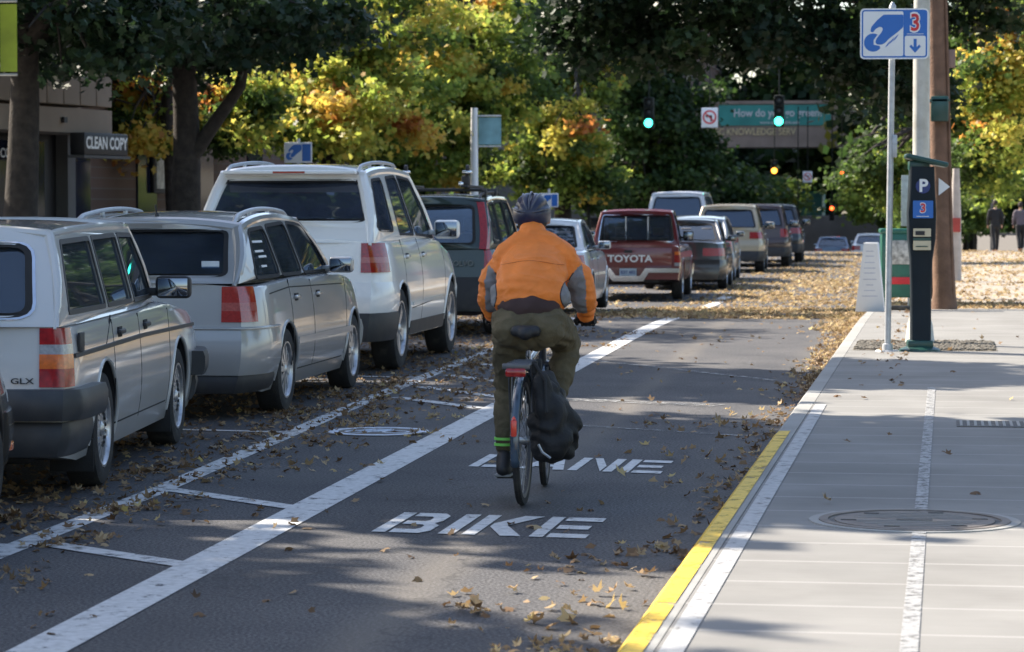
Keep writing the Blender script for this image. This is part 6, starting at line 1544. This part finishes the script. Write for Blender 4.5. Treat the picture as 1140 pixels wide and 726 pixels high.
tree('street_tree', 'tall tree with yellow clumps left of the green signal', -13.5, 100, 9, .3, [pb(600, 70, 100, 2.4, 2.4, 2.0, .25), pb(660, 90, 100, 1.4, 2, 1.3, .6), pb(590, 130, 99, 2.1, 2, 1.8, .3), pb(640, 150, 98, 1.6, 2, 1.1, .5), pb(610, 190, 99, 2.5, 2, 1.4, .25), pb(560, 190, 100, 2.2, 2, 1.2, .3), pb(650, 30, 102, 2.5, 2.4, 1.8, .2), pb(655, 210, 99, 1.8, 2, 1.0, .3)], 32000, Yw, .12, 16, (.3, .22))
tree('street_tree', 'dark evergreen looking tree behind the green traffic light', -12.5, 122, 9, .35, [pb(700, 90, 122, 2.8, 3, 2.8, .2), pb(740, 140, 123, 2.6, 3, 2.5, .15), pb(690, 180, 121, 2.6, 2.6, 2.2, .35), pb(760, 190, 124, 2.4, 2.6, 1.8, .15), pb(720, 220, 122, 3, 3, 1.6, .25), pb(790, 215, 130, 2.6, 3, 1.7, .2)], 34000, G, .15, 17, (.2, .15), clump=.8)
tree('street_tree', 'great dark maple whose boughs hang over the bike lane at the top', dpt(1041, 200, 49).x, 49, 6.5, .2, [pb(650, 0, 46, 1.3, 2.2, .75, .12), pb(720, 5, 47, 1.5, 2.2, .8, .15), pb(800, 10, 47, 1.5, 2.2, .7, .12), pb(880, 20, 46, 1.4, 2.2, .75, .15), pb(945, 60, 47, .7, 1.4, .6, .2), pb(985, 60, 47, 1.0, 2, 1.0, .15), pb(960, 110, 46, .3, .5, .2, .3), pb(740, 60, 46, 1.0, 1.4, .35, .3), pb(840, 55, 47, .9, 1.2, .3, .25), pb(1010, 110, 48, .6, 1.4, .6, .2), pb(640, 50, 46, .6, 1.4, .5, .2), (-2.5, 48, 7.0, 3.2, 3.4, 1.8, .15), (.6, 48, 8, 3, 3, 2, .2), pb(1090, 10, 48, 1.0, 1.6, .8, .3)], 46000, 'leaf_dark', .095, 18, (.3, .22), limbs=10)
tree('street_tree', 'bright yellow tree right of the wooden pole', 3.6, 72, 5.5, .24, [pb(1110, 70, 70, 1.5, 1.6, 1.2, .58), pb(1100, 130, 70, 1.3, 1.6, 1.0, .62), pb(1130, 190, 72, 1.0, 1.4, .8, .4), pb(1080, 180, 71, .9, 1.2, .7, .3), pb(1090, 110, 72, 1.1, 1.4, .8, .25), pb(1130, 30, 71, 1.2, 1.6, 1.0, .3), pb(1075, 40, 74, 1.0, 1.6, 1.2, .2)], 20000, Yw, .095, 19, (.4, .2))
tree('street_tree', 'light green and yellow tree seen left of the thin signpost', -.1, 80, 5, .2, [pb(972, 178, 79, .8, 1.2, .6, .4), pb(985, 195, 80, .9, 1.2, .6, .3), pb(1005, 165, 81, .8, 1.2, .8, .35), pb(945, 195, 80, .5, .8, .3, .25), pb(1000, 220, 80, .7, 1, .4, .2), pb(1030, 120, 82, 1.6, 1.6, 1.6, .2)], 13000, Yw, .095, 20, (.35, .18))
tree('street_tree', 'dense dark tree closing the street below the footbridge', -9, 205, 7, .4, [pb(800, 190, 205, 5, 4, 3.2, .15), pb(860, 200, 205, 4.5, 4, 2.6, .2), pb(740, 180, 205, 5, 4, 3.6, .12), pb(900, 175, 206, 3.5, 4, 2.0, .15), pb(830, 230, 204, 6, 4, 2, .2), pb(870, 215, 160, 1.5, 1.5, 1.3, .6), pb(945, 215, 205, 4, 4, 2.4, .2)], 24000, G, .24, 21, (.18, .14), clump=1.2, base=0, group='trees beyond the crossing')
tree('street_tree', 'small lime coloured tree right of the lower red signal', .3, 140, 2.5, .15, [pb(965, 225, 140, 1.2, 1.2, .9, .4), pb(985, 235, 141, 1.1, 1.2, .8, .35)], 5000, Yw, .11, 22, (.35, .1), base=0, group='trees beyond the crossing')
def bush(label, bl, n, mk, ls, seed, tint): 
    b = bl[0]; return tree('bush', label, b[0], b[1], max(.5, b[2]-gz(b[1])), .08, bl, n, mk, ls, seed, tint, limbs=3, group='bushes at the far right', cat='bush', clump=.5)
bush('yellow green bush behind the walker in black', [pb(1085, 235, 120, 1.8, 1.5, 1.1, .35), pb(1060, 225, 120, 1.5, 1.5, 1.3, .3)], 7000, Yw, .12, 31, (.3, .15))
bush('dark green bush at the right edge beside the shelter', [pb(1135, 230, 122, 2.2, 1.5, 1.4, .1), pb(1115, 215, 124, 2.2, 1.5, 1.6, .15)], 7000, G, .14, 32, (.2, .15))
bush('green bush behind the newspaper box', [pb(1005, 238, 112, 1.3, 1.2, .9, .2), pb(1030, 232, 113, 1.6, 1.2, 1.1, .2)], 6000, Yw, .11, 33, (.25, .12))
# backdrop trees: beyond the crossing and behind the houses
bt = 0
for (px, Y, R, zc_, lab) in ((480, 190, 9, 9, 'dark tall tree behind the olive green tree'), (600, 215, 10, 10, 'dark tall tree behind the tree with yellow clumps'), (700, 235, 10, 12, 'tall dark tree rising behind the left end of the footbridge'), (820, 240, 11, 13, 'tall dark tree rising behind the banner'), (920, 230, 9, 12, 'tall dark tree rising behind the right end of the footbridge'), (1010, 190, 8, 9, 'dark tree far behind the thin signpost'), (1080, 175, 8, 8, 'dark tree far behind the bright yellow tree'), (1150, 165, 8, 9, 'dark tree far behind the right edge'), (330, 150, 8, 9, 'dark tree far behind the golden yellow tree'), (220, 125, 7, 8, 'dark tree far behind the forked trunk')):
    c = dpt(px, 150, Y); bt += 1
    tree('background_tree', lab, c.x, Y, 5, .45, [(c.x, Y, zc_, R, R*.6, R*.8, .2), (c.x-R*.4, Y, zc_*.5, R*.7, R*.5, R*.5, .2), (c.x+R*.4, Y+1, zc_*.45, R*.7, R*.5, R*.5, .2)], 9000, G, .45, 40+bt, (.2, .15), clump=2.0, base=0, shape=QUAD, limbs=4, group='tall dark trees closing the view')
SUN_EL, SUN_AZ, SUN_E, SKY, EXPO = 40, 27, 5.0, .115, 1.42
SHADE = [(-15.0, 15.5, 3.3, 7.5), (-9.2, 20.0, 3.5, 7.5), (-9.5, 28, 1.7, 7.5), (-14.2, 25, 3.0, 7.5), (-15, 31.5, 3.0, 7.5), (-13.3, 13, 3.0, 7.5)]
# unseen trees left of the view, crowns placed to cast shade over the street
def shade(x, y, r, z, lab, seed, n=17000, rz=1.6):
    tree('street_tree', lab, min(x, -12.6), y, z-.8, .25, [(x, y, z, r, r, rz, .3), (x+r*.4, y-r*.3, z+.7, r*.7, r*.7, rz, .3), (x-r*.4, y+r*.3, z+1.0, r*.7, r*.7, rz, .3)], n, G, .2, seed, (.25, .15), clump=.8, shape=QUAD, lean=((x-min(x, -12.6))*.5, 0))
for i, (x, y, r, z) in enumerate(SHADE):
    shade(x, y, r, z, 'unseen leafy street tree outside the left edge, %s along the row' % ('first', 'second', 'third', 'fourth', 'fifth', 'sixth', 'seventh', 'eighth', 'ninth')[i], 70+i)
for i, (x, y) in enumerate(((8.5, 8), (9.5, 17), (8.5, 27))):  # unseen trees, added for the car windows to reflect
    tree('street_tree', 'unseen leafy tree outside the right edge, %s from the camera' % ('nearest', 'second', 'third')[i], x, y, 4, .2, [(x, y, 5, 2.2, 2.6, 2, .4), (x+.6, y+1.5, 3.6, 1.8, 2.2, 1.4, .3), (x, y-1.5, 6.3, 2, 2.2, 1.5, .5)], 6000, Yw, .17, 90+i, (.4, .2), clump=.8, shape=QUAD)
# ------------------------------------------------------------------ camera, light
cam = bpy.data.cameras.new('camera'); co = bpy.data.objects.new('camera', cam); COL.objects.link(co)
co.location = (0, 0, EYE); co.rotation_euler = (PI/2-PH, 0, TH)
cam.sensor_width = 36; cam.lens = 3100/1140*36; cam.clip_start = .1; cam.clip_end = 4000
cam.dof.use_dof = True; cam.dof.focus_distance = 17; cam.dof.aperture_fstop = 6.3
S.camera = co
SE, SA = math.radians(SUN_EL), math.radians(SUN_AZ)      # azimuth: ahead of due left
sd = Vector((-math.cos(SA)*math.cos(SE), math.sin(SA)*math.cos(SE), math.sin(SE)))
sl = bpy.data.lights.new('sun', 'SUN'); sl.energy = SUN_E; sl.angle = math.radians(.5); sl.color = (1, .9, .76)
so = bpy.data.objects.new('sun', sl); COL.objects.link(so); so.rotation_euler = sd.to_track_quat('Z', 'Y').to_euler()
w = bpy.data.worlds.new('World'); S.world = w; w.use_nodes = True
nt = w.node_tree; bg = nt.nodes['Background']; sky = nt.nodes.new('ShaderNodeTexSky'); sky.sky_type = 'NISHITA'; sky.sun_disc = False
sky.sun_elevation = SE; sky.sun_rotation = math.atan2(sd.x, sd.y); sky.air_density = 1.0; sky.dust_density = 1.8
nt.links.new(sky.outputs[0], bg.inputs[0]); bg.inputs[1].default_value = SKY
S.view_settings.view_transform = 'Standard'; S.view_settings.look = 'None'; S.view_settings.exposure = EXPO; S.view_settings.gamma = 1
S.render.engine = 'CYCLES'; S.cycles.max_bounces = 8; S.cycles.transparent_max_bounces = 12; S.cycles.transmission_bounces = 4
S.cycles.sample_clamp_indirect = 6; S.cycles.use_denoising = True
